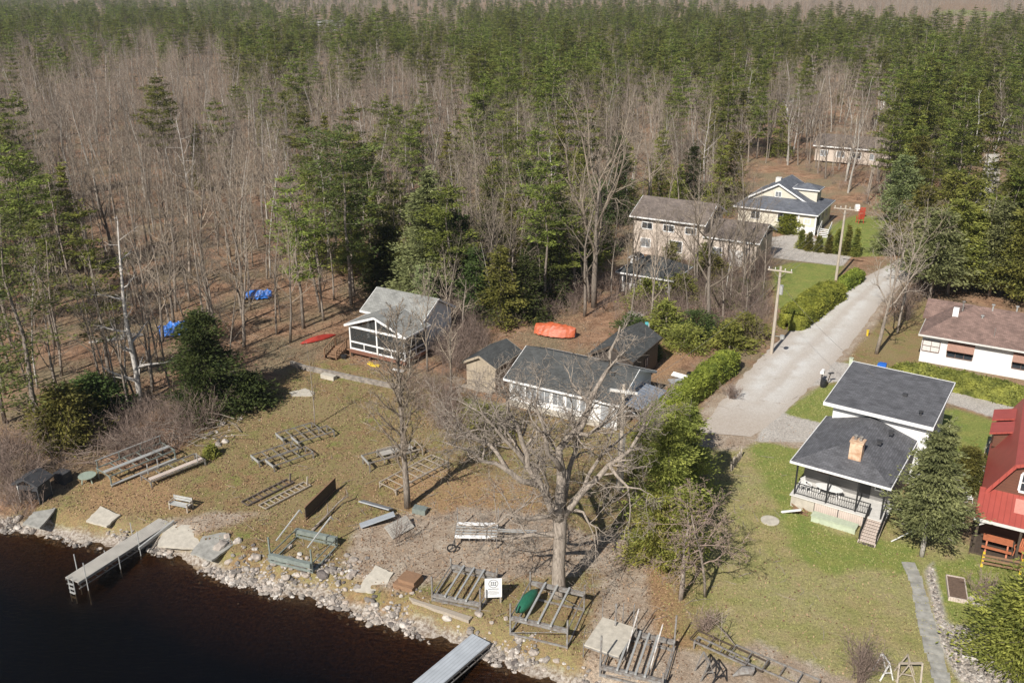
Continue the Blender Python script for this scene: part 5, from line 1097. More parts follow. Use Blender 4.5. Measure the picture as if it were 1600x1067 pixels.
wire(top(P1, 0, 7.6), top(P4, 0, 7.6), .7, 'thin wire strung from the lane pole to the pole by the oak'); wire(top(P4, .5, 7.7), on(COTT, 9, 3, 3.6), .3, 'service wire running from the oak-side pole to the white cottage roof')
wire(top(P1, .2, 7.2), on(HOUSE, 2, 13, 5.6), .5, 'service wire running from the lane pole to the house with two grey roofs')
# ------------------------------------------------------------ vegetation near the camera
def hedge(label, pts, wd, hh, mat='hedge', name='hedge', dens=70, leaf=.13, group=None, gaps=0):
    P = [G(*p) for p in pts]; c = P[0].copy(); T_, S_ = [], []
    core = MB(); n_ = 0; V = []; ring = 9; rows = []
    seg = []
    for a, b_ in zip(P[:-1], P[1:]):
        k = max(2, int((b_-a).length/.6)); seg += [a.lerp(b_, i/k) for i in range(k)]
    seg.append(P[-1]); L = []
    for i, q in enumerate(seg):
        d = (seg[min(i+1, len(seg)-1)]-seg[max(i-1, 0)]).normalized(); s = Vector((-d.y, d.x, 0)); e = (.12, .75, .95, 1)[min(3, i, len(seg)-1-i)]
        for j in range(ring):
            a = math.pi*j/(ring-1); r_ = 1+.22*mnoise.noise((q.x*.7, q.y*.7, j*.5+5))
            ww = math.copysign(abs(math.cos(a))**.45, math.cos(a))*wd/2*r_*e; zz = (max(0, math.sin(a))**.5)*hh*r_*(.5+.5*e)
            p_ = q+s*ww+Vector((0, 0, zz-.05)); V.append(tuple(p_-c))
    I = np.arange(len(seg)*ring).reshape(len(seg), ring)
    core.add(V, np.stack([I[:-1, :-1], I[1:, :-1], I[1:, 1:], I[:-1, 1:]], 2).reshape(-1, 4))
    V = np.array(V).reshape(len(seg), ring, 3); m_ = int(dens*len(seg)*ring/2)
    i = rng.uniform(0, len(seg)-1.001, m_); j = rng.uniform(0, ring-1.001, m_); i0, j0 = i.astype(int), j.astype(int); fi, fj = (i-i0)[:, None], (j-j0)[:, None]
    S_ = V[i0, j0]*(1-fi)*(1-fj)+V[i0+1, j0]*fi*(1-fj)+V[i0, j0+1]*(1-fi)*fj+V[i0+1, j0+1]*fi*fj
    S_ = S_+rng.normal(size=S_.shape)*.09; core.leaves(S_, leaf, 0, up=.3)
    return tag(core.build(name, [mat], loc=tuple(c)), label, 'hedge', group)
hedge('long bright yellow-green hedge between the lane and the white cottage yard', [(1148, 572), (1120, 592), (1095, 612), (1060, 640), (1030, 665), (1005, 688)], 1.8, 2.1)
hedge('broad bright hedge left of the lane beside the transformer pole', [(1308, 462), (1280, 478), (1255, 498), (1228, 515)], 3.0, 2.0)
hedge('narrow bright hedge continuing up the lane to the arborvitae row', [(1345, 436), (1325, 448), (1312, 458)], 1.6, 1.6)
hedge('olive green clipped hedge in front of the white bungalow', [(1392, 585), (1440, 596), (1500, 607), (1560, 622), (1640, 640)], 2.2, 1.5, 'cedar')
hedge('small low hedge along the lane behind the bungalow', [(1392, 596), (1398, 588)], 1.2, 1.2, 'cedar')
def foliage_tree(name, label, cat, px, py, h, r0, cs, nw, rad, prof, leaf, per, mat, group=None, s=1, bark='bark', lean=0, **kw):
    t, c = conifer_parts(h, r0, cs, nw, rad, prof, leaf, per, **kw); o = T(name, label, cat, Gh(px, py), random.uniform(0, 6.28), group)
    part(o, 'trunk', t, [bark], smooth=True); part(o, 'crown', c, [mat]); o.rotation_euler.x = lean; return o
foliage_tree('cedar_tree', 'tall cedar in the row between the hedge end and the one by the dirt track', 'tree', 1066, 800, 8.2, .14, .8, 15, 1.9, lambda f: (.28+max(.05, 1-f)**.9*.85)*(.85+.3*math.sin(f*19)), .10, 90, 'cedar_y_lit', limbs=7, flat=.3, clump=.95, skip=.12)
foliage_tree('cedar_tree', 'lowest cedar at the foot of the row, beside the dirt track', 'tree', 1022, 880, 5.4, .12, .5, 11, 1.6, lambda f: (.3+max(.05, 1-f)**.9*.8), .10, 80, 'cedar_y_lit', limbs=7, flat=.35, clump=.9, skip=.15)
foliage_tree('spruce_tree', 'large bluish-green spruce in front of the house with the rusty chimney', 'tree', 1440, 868, 9.4, .17, 2.7, 15, 2.45, lambda f: max(.05, 1-f)**.75, .11, 95, 'spruce', limbs=9, droop=-.1, flat=.2, clump=.85, skip=.03, up=1.0, bark='pale')
foliage_tree('cedar_bush', 'rounded yellow-green cedar bush behind the spruce', 'bush', 1508, 768, 3.6, .08, .1, 12, 1.0, lambda f: math.sqrt(max(.05, 1-f*f*.9)), .08, 90, 'cedar', limbs=7, clump=.9, skip=0)
foliage_tree('cedar_tree', 'dense dark evergreen bush at the wood edge behind the rack frames', 'tree', 328, 640, 9.0, .16, .2, 17, 3.2, lambda f: (.25+.8*(1-f)**.7)*(.85+.25*math.sin(f*19)), .14, 80, 'dark_ev', limbs=8, flat=.45, clump=1.05, skip=.1)
foliage_tree('cedar_tree', 'yellowish cedar growing in the gap between the lane and the leaning tree', 'tree', 1036, 872, 10.2, .16, 1.6, 17, 2.2, lambda f: (.28+max(.05, 1-f)**.9*.85)*(.85+.3*math.sin(f*23)), .10, 100, 'cedar_y_lit', limbs=7, flat=.3, clump=1.05, skip=.1)
foliage_tree('cedar_tree', 'green cedar beside the hedge end with its top at the lane corner', 'tree', 1062, 735, 5.4, .12, .4, 11, 1.8, lambda f: .3+max(.05, 1-f)*.8, .10, 70, 'cedar', limbs=6, flat=.35, clump=.9, skip=.2)
foliage_tree('cedar_tree', 'low cedar filling the space below the metal lean-to', 'tree', 1000, 735, 3.6, .12, .3, 9, 1.9, lambda f: .3+max(.05, 1-f)*.8, .10, 60, 'cedar', limbs=6, flat=.4, clump=.9, skip=.25)
foliage_tree('leaning_tree', 'half bare grey tree with green cedar shoots standing right of the dirt track', 'tree', 1064, 935, 7.0, .17, 3.4, 8, 1.8, lambda f: .5+.6*(1-f), .10, 16, 'cedar', limbs=4, flat=.4, clump=.9, skip=.4, bark='oak')
foliage_tree('pine_tree', 'yellow-green evergreen at the bottom right edge beside the raised bed', 'tree', 1608, 1045, 6.6, .17, .5, 15, 2.5, lambda f: .25+max(.03, 1-f)**.7, .105, 95, 'cedar', limbs=8, flat=.4, clump=1.0, skip=.08)
foliage_tree('pine_tree', 'tall scraggly pine with many bare limbs at the left edge', 'tree', 68, 694, 18.5, .26, 4.0, 15, 3.6, lambda f: .7+.5*math.sin(f*3), .17, 22, 'pine_dk', limbs=4, flat=.25, clump=1.0, skip=.42, up=.9)
foliage_tree('pine_tree', 'second scraggly pine leaning out of the left frame edge', 'tree', 8, 660, 14, .2, 2.5, 12, 3.0, lambda f: .9, .17, 24, 'pine_dk', limbs=4, flat=.25, clump=1.0, skip=.4, up=.9)
foliage_tree('pine_tree', 'broad tall pine towering left behind the screened cottage', 'tree', 549, 476, 19.5, .25, 5.0, 14, 3.7, lambda f: .6+.5*math.sin(f*2.6), .17, 40, 'pine_dk', limbs=5, flat=.24, clump=1.1, skip=.34, up=.9)
foliage_tree('fir_tree', 'very dense conical fir directly behind the screened cottage', 'tree', 672, 478, 15.5, .26, .8, 24, 4.4, lambda f: max(.05, 1-f)**.8, .18, 60, 'spruce', limbs=8, flat=.35, clump=1.05, skip=.04, up=.8)
foliage_tree('cedar_tree', 'low dense cedar right behind the roof of the screened cottage', 'tree', 610, 452, 7.5, .2, .4, 13, 3.0, lambda f: .3+max(.05, 1-f)*.8, .18, 45, 'dark_ev', limbs=7, flat=.5, clump=1.1)
foliage_tree('yew_bush', 'bright green leafy bush below the scraggly pine at the left', 'bush', 105, 690, 4.6, .1, .1, 11, 2.6, lambda f: math.sqrt(max(.05, 1-f*f)), .16, 45, 'cedar', limbs=7, clump=1.0, skip=.05)
foliage_tree('yew_bush', 'dark bush behind the bright one at the left wood edge', 'bush', 150, 655, 3.8, .1, .1, 10, 2.6, lambda f: math.sqrt(max(.05, 1-f*f)), .16, 45, 'dark_ev', limbs=7, clump=1.0, skip=.05)
foliage_tree('yew_bush', 'spreading dark bush at the right foot of the dense wood-edge evergreen', 'bush', 385, 632, 2.8, .1, .1, 8, 2.2, lambda f: math.sqrt(max(.05, 1-f*f)), .16, 50, 'dark_ev', limbs=7, clump=1.0, skip=.05)
foliage_tree('juniper_bush', 'low olive juniper bush right below the beige shed', 'bush', 758, 668, 1.6, .06, .05, 6, 2.1, lambda f: math.sqrt(max(.05, 1-f*f)), .13, 65, 'cedar', limbs=8, clump=.9, skip=0, flat=.3)
foliage_tree('young_pine', 'tiny bright green pine seedling right of the low rack frame', 'bush', 331, 712, 1.0, .03, .05, 6, .7, coneprof, .1, 40, 'cedar', limbs=6, clump=.7, skip=0)
for k, (x, y, hh) in enumerate(((1251, 388, 3.2), (1263, 391, 3.0), (1278, 393, 2.6), (1294, 395, 3.2), (1307, 396, 4.2), (1322, 398, 5.0), (1336, 400, 4.6))):
    nm = ['leftmost', 'second', 'third and lowest', 'fourth', 'fifth', 'sixth and tallest', 'rightmost'][k]
    foliage_tree('arborvitae', nm+' narrow arborvitae of the row before the cream house', 'shrub', x, y, hh*.85, .06, .1, 11, .65, lambda f: max(.05, 1-f)**.7, .13, 34, 'cedar', group='arborvitae row', limbs=6, clump=.55, skip=0, flat=.8)
foliage_tree('round_shrub', 'rounded bright green shrub at the corner of the cream house', 'bush', 1232, 364, 2.9, .08, .1, 9, 1.8, lambda f: math.sqrt(max(.05, 1-f*f)), .16, 45, 'hedge', limbs=7, clump=.9, skip=0)
foliage_tree('blue_spruce', 'small blue-green spruce beside the red garden chairs', 'tree', 1385, 395, 5, .1, .3, 12, 2.2, coneprof, .16, 40, 'spruce', limbs=7)
for k, (x, y, hh, rad, mt, kd) in enumerate(((782, 505, 8.5, 2.8, 'cedar', 0), (820, 498, 7, 2.8, 'dark_ev', 0), (745, 500, 8, 2.6, 'dark_ev', 0), (860, 478, 8, 2.4, 'dark_ev', 0), (1040, 520, 3.4, 2.6, 'cedar', 0), (1140, 545, 2.6, 2.4, 'cedar', 0), (1010, 478, 3.2, 2.4, 'cedar', 0), (1110, 440, 3.5, 2.4, 'cedar', 0), (725, 470, 10, 2.8, 'dark_ev', 0), (700, 455, 12, 3.2, 'pine', 0), (910, 420, 9, 3, 'cedar', 0), (880, 440, 9, 3, 'dark_ev', 0), (1142, 322, 12, 2.6, 'cedar', 0), (960, 350, 13, 3, 'dark_ev', 0))):
    desc = ['bright cedar right behind the beige shed', 'dark cedar left of the orange tarpaulin', 'dark cedar behind the ridge of the beige shed', 'dark cedar behind the orange tarpaulin', 'low wild juniper right of the dark workshop', 'low wild juniper left of the transformer pole', 'small cedar below the small dark-roofed cottage', 'small cedar in the yard of the beige house', 'dark cedar in the thicket right of the dense fir', 'tall pine right behind the dense fir', 'cedar left of the small dark-roofed cottage', 'dark cedar behind the great bare yard tree', 'tall cedar left of the cream house', 'tall dark cedar behind the beige house left end'][k]
    foliage_tree('cedar_tree' if hh > 3.6 else 'juniper_bush', desc, 'tree' if hh > 3.6 else 'bush', x, y, hh, .14, .2, int(hh*1.3)+4, rad, (lambda f: .25+max(.05, 1-f)*.8), .17, 34, mt, limbs=6, flat=.5, clump=1.0, skip=.1)
# evergreen screen right of the lane
ROWL = ['cedar with clear pale trunk right behind the small lane tree', 'second tall cedar behind the left end of the bungalow roof', 'cedar directly behind the bungalow stove pipe', 'cedar behind the middle of the brown bungalow roof', 'cedar behind the right half of the brown bungalow roof', 'cedar at the right edge just above the bungalow roof',
        'dark cedar over the end of the visible lane', 'tall cedar in the second rank behind the bungalow chimney', 'tallest cedar in the second rank behind the bungalow', 'second-rank cedar by the right edge of the picture', 'cedar whose foot meets the lane where it vanishes', 'cedar standing before the pole in the evergreens', 'cedar at the right end of the far green lawn', 'cedar just left of the pole in the evergreens', 'great cedar at the right edge beside the far lane bend', 'outermost tall cedar at the right picture edge']
for k, (x, y, hh) in enumerate(((1452, 470, 14), (1480, 460, 15), (1508, 455, 13), (1545, 462, 15), (1580, 470, 14), (1610, 480, 15), (1440, 440, 12), (1500, 425, 16), (1560, 430, 17), (1600, 440, 16), (1430, 405, 13), (1470, 400, 15), (1400, 350, 14), (1425, 330, 16), (1590, 390, 18), (1640, 420, 17))):
    foliage_tree('cedar_tree', ROWL[k], 'tree', x, y, hh*.74, .2, 1.8 if k > 1 else 3.0, 17, 3.1, lambda f: .25+max(.03, 1-f)**.75*.85, .18, 42, 'cedar' if k % 3 else 'spruce', 'evergreen row right of the lane', limbs=6, flat=.4, clump=1.05, skip=.1, bark='oak' if k % 2 else 'bark')
# bare hero trees
def bare_hero(name, label, px, py, h, r, P, kw, barkm_='bark', twig='twig', seed=1, lean=(0, 0), extra=()):
    random.seed(seed); t, c = bare_parts(h, r, P, **kw)
    for (z, d, L, rr, lv, Pk) in extra: grow((t, c), (0, 0, z), d, L, rr, lv, Pk)
    o = T(name, label, 'tree', Gh(px, py)); part(o, 'trunk', t, [barkm_], smooth=True); part(o, 'crown', c, [twig]); o.rotation_euler = (lean[0], lean[1], 0); return o
OAKP = dict(segs=(7, 6, 5, 4, 3), wander=(.05, .24, .3, .32, .3), lift=(.0, .05, .03, .02, .02), tip=.3, rmin=.009, sides=(9, 7, 5, 4, 3), kids=(0, 9, 9, 9, 0), ang=((20, 50), (30, 65), (30, 70), (30, 65)), len=(.5, .55, .52, .55), taper=(.2, .35, .3, .3), rk=(.6, .5, .42, .4), **{'from': (.7, .25, .2, .15)})
def V3(x, y, z): return Vector((x, y, z))

random.seed(21); t, c = MB(), MB(); t.tube([(0, 0, -.2), (.03, 0, .5), (.0, .02, 2), (.05, 0, 3.8), (.0, 0, 5.2), (0, 0, 5.9)], [.6, .43, .385, .385, .42, .25], 11)
LIMBS = [(.15, [(-1.9, .2, 8.6), (-3.2, 0, 10.4), (-4.3, -.3, 12.0), (-4.8, -.2, 13.2)]), (.14, [(-3.0, -.3, 8.6), (-4.2, .8, 9.8), (-5.6, 1.2, 10.2), (-6.6, 1.8, 11.4)]), (.30, [(0, 0, 5.0), (-.9, .1, 7.0), (-1.9, .2, 8.6), (-2.2, .1, 10.2), (-2.9, .4, 11.8), (-3.3, .2, 13.8)]), (.19, [(-1.2, .1, 7.4), (-3.0, -.3, 8.6), (-4.4, -.2, 9.1), (-5.4, -.6, 10.1), (-6.6, -.5, 10.5)]),
 (.33, [(0, 0, 5.0), (.05, 0, 7.5), (-.1, .2, 9.0), (.4, .5, 10.2), (1.5, .6, 12), (2.2, .9, 13.6), (2.6, 1, 15.2), (3.1, 1.2, 16.6)]), (.18, [(0, 0, 8.5), (-.8, -.5, 9.8), (-1.0, -.8, 11.5), (-1.5, -.6, 12.8), (-1.2, -1, 14.5)]),
 (.24, [(.1, 0, 5.2), (1.3, -.1, 7.2), (2.7, .1, 8.7), (3.8, -.2, 9.8), (4.6, .2, 11.4), (4.9, 0, 12.6)]), (.20, [(-.1, 0, 4.2), (-1.5, -.1, 4.25), (-3.3, -.2, 4.0), (-4.2, -.6, 4.3)]), (.15, [(-.1, 0, 5.4), (-1.8, -.6, 5.6), (-3.0, -.9, 6.1), (-4.4, -1.3, 5.4), (-6.0, -1.2, 5.7)]),
 (.11, [(.2, 0, 5.8), (1.3, -.5, 6.0), (2.0, -.8, 5.2), (2.1, -.9, 3.6)]), (.22, [(0, 0, 5.0), (.6, 1.8, 7.5), (1.5, 3.5, 9.5), (2.0, 4.6, 11.5)]), (.17, [(0, 0, 5.3), (-.5, -1.6, 7.2), (-.8, -2.8, 9.0), (-1.4, -3.4, 10.6)]),
 (.15, [(.4, .5, 10.2), (1.4, -.3, 10.8), (2.8, -.6, 12.0), (4.2, -.5, 13.4)]), (.17, [(-.9, .1, 7.0), (-2.2, 1.8, 8.5), (-3.6, 3.2, 10.2), (-4.2, 4.0, 12.0)]), (.14, [(1.3, -.1, 7.2), (2.4, 1.4, 8.6), (4.2, 2.6, 9.6), (5.6, 3.4, 11.0)]), (.12, [(2.7, .1, 8.7), (3.7, -1.0, 7.9), (4.8, -1.4, 7.7)])]
OT = dict(OAKP); OT.update(kids=(0, 0, 7, 6, 0), len=(.5, .5, .55, .6), wander=(0, 0, .28, .3, .3))
for r0, P0 in LIMBS:
    pts = []; 
    for a_, b_ in zip(P0[:-1], P0[1:]):
        a_, b_ = Vector(a_), Vector(b_); pts.append(a_); pts.append(a_.lerp(b_, .5)+Vector((random.gauss(0, .14), random.gauss(0, .14), random.gauss(0, .1))))
    pts.append(Vector(P0[-1])); n_ = len(pts); rr = [r0*1.05*(1-.88*(i/(n_-1))**.85) for i in range(n_)]; t.tube([tuple(q) for q in pts], rr, 8)
    tot = sum((b_-a_).length for a_, b_ in zip(pts[:-1], pts[1:]))
    for k in range(int(tot*1.8)):
        f = .28+.72*random.random(); x = f*(n_-1.001); i = int(x); q = pts[i].lerp(pts[i+1], x-i); ax = (pts[i+1]-pts[i]).normalized()
        d = (ax*random.uniform(.3, 1)+Vector((random.gauss(0, .7), random.gauss(0, .7), random.gauss(.25, .5)))).normalized()
        grow((t, c), tuple(q), d, random.uniform(1.2, 3.4)*(1.15-.4*f), min(rr[i]*.55, .075), 2, OT)
o = T('oak_tree', 'great gnarled leafless oak with pale bark in the middle of the shore', 'tree', Gh(872, 928)); part(o, 'trunk', t, ['oak'], smooth=True); part(o, 'crown', c, ['oak'], smooth=True)
LAWNP = dict(FOREST); LAWNP.update(kids=(24, 7, 6, 0), ang=((22, 40), (25, 50), (25, 60)), len=(.36, .45, .45), **{'from': (.22, .2, .15)})
bare_hero('bare_tree', 'dark straight leafless tree standing on the lawn over the stored dock frames', 637, 792, 14.0, .27, LAWNP, dict(kids=(30, 8, 6, 0), ang=((16, 42), (20, 45), (25, 60)), rk=(.34, .5, .5), len=(.30, .45, .45), rmin=.015, wander=(.025, .1, .16, .2), **{'from': (.2, .2, .15)}), 'bark', 'twig', 6)
bare_hero('sapling', 'thin pale leafless sapling on the lawn behind the far dock frames', 492, 665, 7.6, .06, LAWNP, dict(kids=(12, 3, 2, 0), rmin=.006), 'oak', 'twig', 9)
bare_hero('dead_tree', 'tall pale dead tree with short snapped limbs at the left wood edge', 222, 640, 16.5, .27, FOREST, dict(kids=(17, 3, 0), segs=(8, 4, 3), sides=(7, 5, 3), ang=((55, 95), (25, 55), (25, 55)), len=(.2, .4, .4), lift=(.03, .08, .08), rk=(.6, .5, .5), **{'from': (.12, .3, .1)}), 'pale', 'pale', 12, (0, .06))
for k, (x, y, h_) in enumerate(((205, 655, 12), (182, 650, 11), (190, 645, 13), (214, 632, 12))):
    bare_hero('bare_tree', 'slim leafless stem of the clump beside the tall pale dead tree', x, y, h_, .11, FOREST, dict(kids=(9, 4, 3, 0)), 'bark', 'twig', 30+k, (0, random.uniform(-.12, .05)))['group'] = 'stems beside the dead tree'
bare_hero('bare_tree', 'great spreading leafless tree behind the orange tarpaulin', 928, 480, 14.5, .36, OAKP, dict(segs=(5, 6, 5, 4, 3), kids=(9, 6, 5, 4, 0), ang=((18, 45), (25, 50), (25, 60), (25, 60)), lift=(.02, .10, .06, .03, .02), wander=(.05, .14, .2, .25, .3), len=(.8, .5, .5, .5), rk=(.5, .5, .5, .5), taper=(.2, .3, .3, .3), **{'from': (.3, .3, .2, .15)}), 'bark', 'twig', 14)
bare_hero('bare_tree', 'leafless yard tree with curved limbs left of the transformer pole', 1105, 515, 12.5, .24, OAKP, dict(segs=(5, 6, 5, 4, 3), kids=(9, 6, 5, 4, 0), ang=((30, 60), (25, 50), (25, 60), (25, 60)), lift=(.02, .10, .06, .03, .02), wander=(.05, .16, .2, .25, .3), len=(.7, .5, .5, .5), rk=(.5, .5, .5, .5), taper=(.2, .3, .3, .3), **{'from': (.3, .3, .2, .15)}), 'bark', 'twig', 17)
bare_hero('bare_tree', 'slender pale leafless tree right of the dark workshop', 1018, 515, 11.5, .15, LAWNP, dict(kids=(12, 5, 4, 0)), 'oak', 'twig', 19)
bare_hero('bare_tree', 'pale leafless tree standing left of the white bungalow beside the lane', 1369, 552, 10.8, .2, OAKP, dict(segs=(6, 6, 5, 4, 3), kids=(10, 6, 5, 4, 0), ang=((22, 45), (25, 50), (25, 60), (25, 60)), lift=(.02, .10, .06, .03, .02), wander=(.04, .14, .2, .25, .3), len=(.55, .5, .5, .5), rk=(.45, .5, .5, .5), taper=(.2, .3, .3, .3), **{'from': (.35, .3, .2, .15)}), 'oak', 'oak', 23)
bare_hero('bare_tree', 'small leafless tree close behind the pale one beside the lane', 1402, 520, 9.5, .13, OAKP, dict(segs=(6, 6, 5, 4, 3), kids=(8, 5, 4, 3, 0), ang=((25, 50), (25, 50), (25, 60), (25, 60)), lift=(.02, .10, .06, .03, .02), wander=(.04, .14, .2, .25, .3), len=(.6, .5, .5, .5), rk=(.5, .5, .5, .5), taper=(.2, .3, .3, .3), **{'from': (.3, .3, .2, .15)}), 'oak', 'twig', 24)
bare_hero('bare_tree', 'twiggy leafless tree in the thicket right of the lawn tree', 705, 612, 8.5, .12, LAWNP, dict(kids=(16, 6, 5, 0)), 'bark', 'twig', 27)
bare_hero('bare_tree', 'twiggy leafless tree beside the right wall of the screened cottage', 668, 580, 9, .12, LAWNP, dict(kids=(16, 6, 5, 0)), 'bark', 'twig', 28)
bare_hero('bare_tree', 'forked pale leafless tree left of the beige shed', 772, 455, 12, .17, LAWNP, dict(kids=(14, 6, 5, 0)), 'oak', 'twig', 29)
bare_hero('bare_tree', 'leafless tree hiding the garage wing of the beige house', 1160, 470, 9.5, .15, LAWNP, dict(kids=(12, 5, 4, 0)), 'bark', 'twig', 31)
bare_hero('bare_tree', 'leafless tree in front of the beige house windows', 1085, 455, 10.5, .15, LAWNP, dict(kids=(9, 5, 4, 0)), 'bark', 'twig', 33)
bare_hero('bare_tree', 'many-branched grey tree rising in the far lane bend', 1555, 345, 13, .22, LAWNP, dict(kids=(16, 6, 5, 0)), 'oak', 'twig', 35)
for k, (x, y, hh, rd, mt) in enumerate(((664, 505, 6.5, 2.0, 'spruce'), (975, 345, 12, 2.8, 'cedar'), (1030, 318, 12, 3, 'cedar'), (1078, 322, 10, 2.8, 'dark_ev'), (1120, 335, 12, 2.6, 'cedar'), (640, 455, 8, 2.6, 'cedar'))):
    foliage_tree('cedar_tree', ['narrow fir at the right side wall of the screened cottage', 'cedar at the left end of the beige house roof', 'cedar behind the left half of the beige house roof', 'dark cedar behind the right half of the beige house roof', 'cedar behind the garage roof of the beige house', 'cedar between the dense fir and the roof of the screened cottage'][k], 'tree', x, y, hh, .14, .5, 15, rd, (lambda f: .2+max(.05, 1-f)*.85), .15, 40, mt, limbs=6, flat=.4, clump=1.0, skip=.2)
for k, (x, y, hh, rd, mt) in enumerate(((712, 462, 10, 2.6, 'dark_ev'), (765, 448, 9.5, 2.6, 'dark_ev'), (800, 440, 11, 2.8, 'cedar'), (838, 452, 9, 2.6, 'dark_ev'), (868, 415, 11, 2.8, 'cedar'), (930, 402, 10.5, 2.8, 'dark_ev'), (770, 395, 12, 3, 'cedar'), (825, 390, 12, 3, 'dark_ev'), (900, 372, 12, 3, 'cedar'), (1046, 428, 4.2, 1.6, 'cedar'), (1098, 434, 4.6, 1.7, 'cedar'))):
    foliage_tree('cedar_tree', ['dark cedar just right of the dense conical fir', 'dark cedar in the band above the beige shed', 'tall cedar in the band between shed and orange tarpaulin', 'dark cedar in the band above the orange tarpaulin', 'tall cedar left of the crown of the great yard tree', 'dark cedar right of the crown of the great yard tree', 'cedar of the rear band above the beige shed', 'dark cedar of the rear band above the orange tarpaulin', 'cedar of the rear band left of the beige house', 'small cedar before the lower left wall of the beige house', 'small cedar before the lower right wall of the beige house'][k], 'tree', x, y, hh, .14, .4, int(hh*1.2)+3, rd, (lambda f: .22+max(.05, 1-f)*.82), .15, 40, mt, limbs=6, flat=.45, clump=1.05, skip=.14)
YT = [(1100, 480, .72, 'tall leafless tree crossing the right windows of the beige house'), (1040, 452, .72, 'tall leafless tree crossing the left windows of the beige house'), (1190, 470, .66, 'tall leafless tree at the far corner of the garage wing'), (990, 455, .7, 'tall leafless tree at the left corner of the beige house'), (640, 590, .45, 'small leafless tree at the right front corner of the screened cottage'), (700, 500, .6, 'slim leafless tree in the thicket between the fir and the beige shed'), (722, 525, .5, 'small leafless tree left of the beige shed roof'), (742, 470, .62, 'leafless tree rising over the beige shed from the thicket'), (790, 470, .7, 'leafless tree left of the orange tarpaulin boat'), (845, 470, .7, 'leafless tree behind the orange tarpaulin boat'), (895, 455, .75, 'leafless tree left of the great yard tree'), (955, 470, .7, 'leafless tree right of the great yard tree'),
      (985, 500, .6, 'leafless tree in front of the small dark-roofed cottage'), (1045, 480, .55, 'leafless tree behind the low juniper of the yard'), (1075, 500, .5, 'thin leafless tree left of the curved yard tree'), (1130, 500, .5, 'leafless tree right of the curved yard tree'), (1165, 500, .5, 'leafless tree near the transformer pole foot'), (1180, 450, .6, 'leafless tree behind the transformer pole'), (1140, 440, .6, 'leafless tree before the garage door'), (648, 470, .6, 'leafless tree at the right roof end of the screened cottage'), (668, 540, .5, 'leafless tree near the side wall of the screened cottage')]
for k, (x, y, s_, lb) in enumerate(YT): q = G(x, y); tree_from('bare', k, 'bare_tree', lb, 'tree', q.x, q.y, s_, k*1.7)
for k, (x, y, hh, rd) in enumerate(((1068, 545, 2.4, 2.3), (1090, 528, 2.8, 2.4), (1165, 528, 2.4, 2.2), (985, 525, 2.2, 1.8), (1060, 470, 3.2, 2.4), (1015, 560, 1.5, 1.2))):
    foliage_tree('juniper_bush', ['wild olive juniper in front of the curved yard tree', 'wild olive juniper under the curved yard tree', 'wild olive bush beside the foot of the transformer pole', 'olive bush right behind the workshop roof', 'olive juniper in the yard before the beige house', 'small bush beside the turquoise box'][k], 'bush', x, y, hh, .1, .1, 8, rd, (lambda f: math.sqrt(max(.05, 1-f*f))), .13, 38, ('cedar', 'dark_ev')[k % 2], limbs=7, clump=1.0, skip=.15)
# half-bare tree twigs beside the dirt track
bare_hero('bare_tree', 'dense twiggy grey tree entangled with the half bare cedar right of the dirt track', 1102, 932, 6.6, .10, OAKP, dict(segs=(5, 6, 5, 4, 3), kids=(12, 7, 5, 4, 0), ang=((35, 75), (25, 60), (25, 60), (25, 60)), lift=(.02, .03, .0, .0, .0), wander=(.08, .2, .25, .3, .3), len=(.5, .5, .5, .5), rk=(.5, .5, .5, .5), taper=(.2, .3, .3, .3), rmin=.009, **{'from': (.3, .2, .15, .1)}), 'oak', 'brush', 37)
random.seed(77)
def twig_bush(label, px, py, h, n_, sp, mat='brush', name='leafless_shrub', r=.02):
    t = MB(); P = dict(segs=(5, 4, 3), wander=(.12, .2, .25), lift=(.05, .04, .02), tip=.3, rmin=.007, sides=(4, 3, 3), kids=(7, 4, 0), ang=((20, 45), (20, 50)), len=(.5, .5), taper=(.3, .3), rk=(.6, .6), **{'from': (.2, .1)})
    for k in range(n_): a = random.uniform(0, 6.28); s_ = random.uniform(.05, sp); grow((t, t), (random.gauss(0, .15), random.gauss(0, .15), -.05), (math.cos(a)*s_, math.sin(a)*s_, 1), h*random.uniform(.7, 1.1), r, 0, P)
    o = t.build(name, [mat], loc=Gh(px, py)); return tag(o, label, 'shrub')
twig_bush('tall twiggy leafless shrub on the lawn at the bottom centre right', 1342, 1066, 2.6, 26, .38)
twig_bush('dark leafless ornamental shrub on the ring of stones beside the raised bed', 1535, 938, 1.9, 16, .9, 'brush')
twig_bush('short leafless brush clump at the turn of the pebble bank', 1102, 985, 1.3, 22, .9)
twig_bush('thin leafless sapling whose shadow falls on the grass above the bank', 1136, 1008, 3.2, 1, .05, 'oak', 'thin_sapling', .03)
twig_bush('small twiggy leafless bush beside the greenish boat lift', 622, 850, 2.3, 6, .5)
twig_bush('dry brown leafless shrub beside the hedge at the lane', 1142, 622, 1.3, 26, 1.1)
twig_bush('leafless bush behind the black shelter at the left shore', 20, 760, 3.2, 14, .5, name='leafless_shrub')
twig_bush('bare lakeside bush between the pine trunk and the black shelter', 45, 740, 4.2, 7, .35, 'brush')
twig_bush('reddish leafless bush right of the pale lane tree', 1415, 500, 1.8, 20, .9)
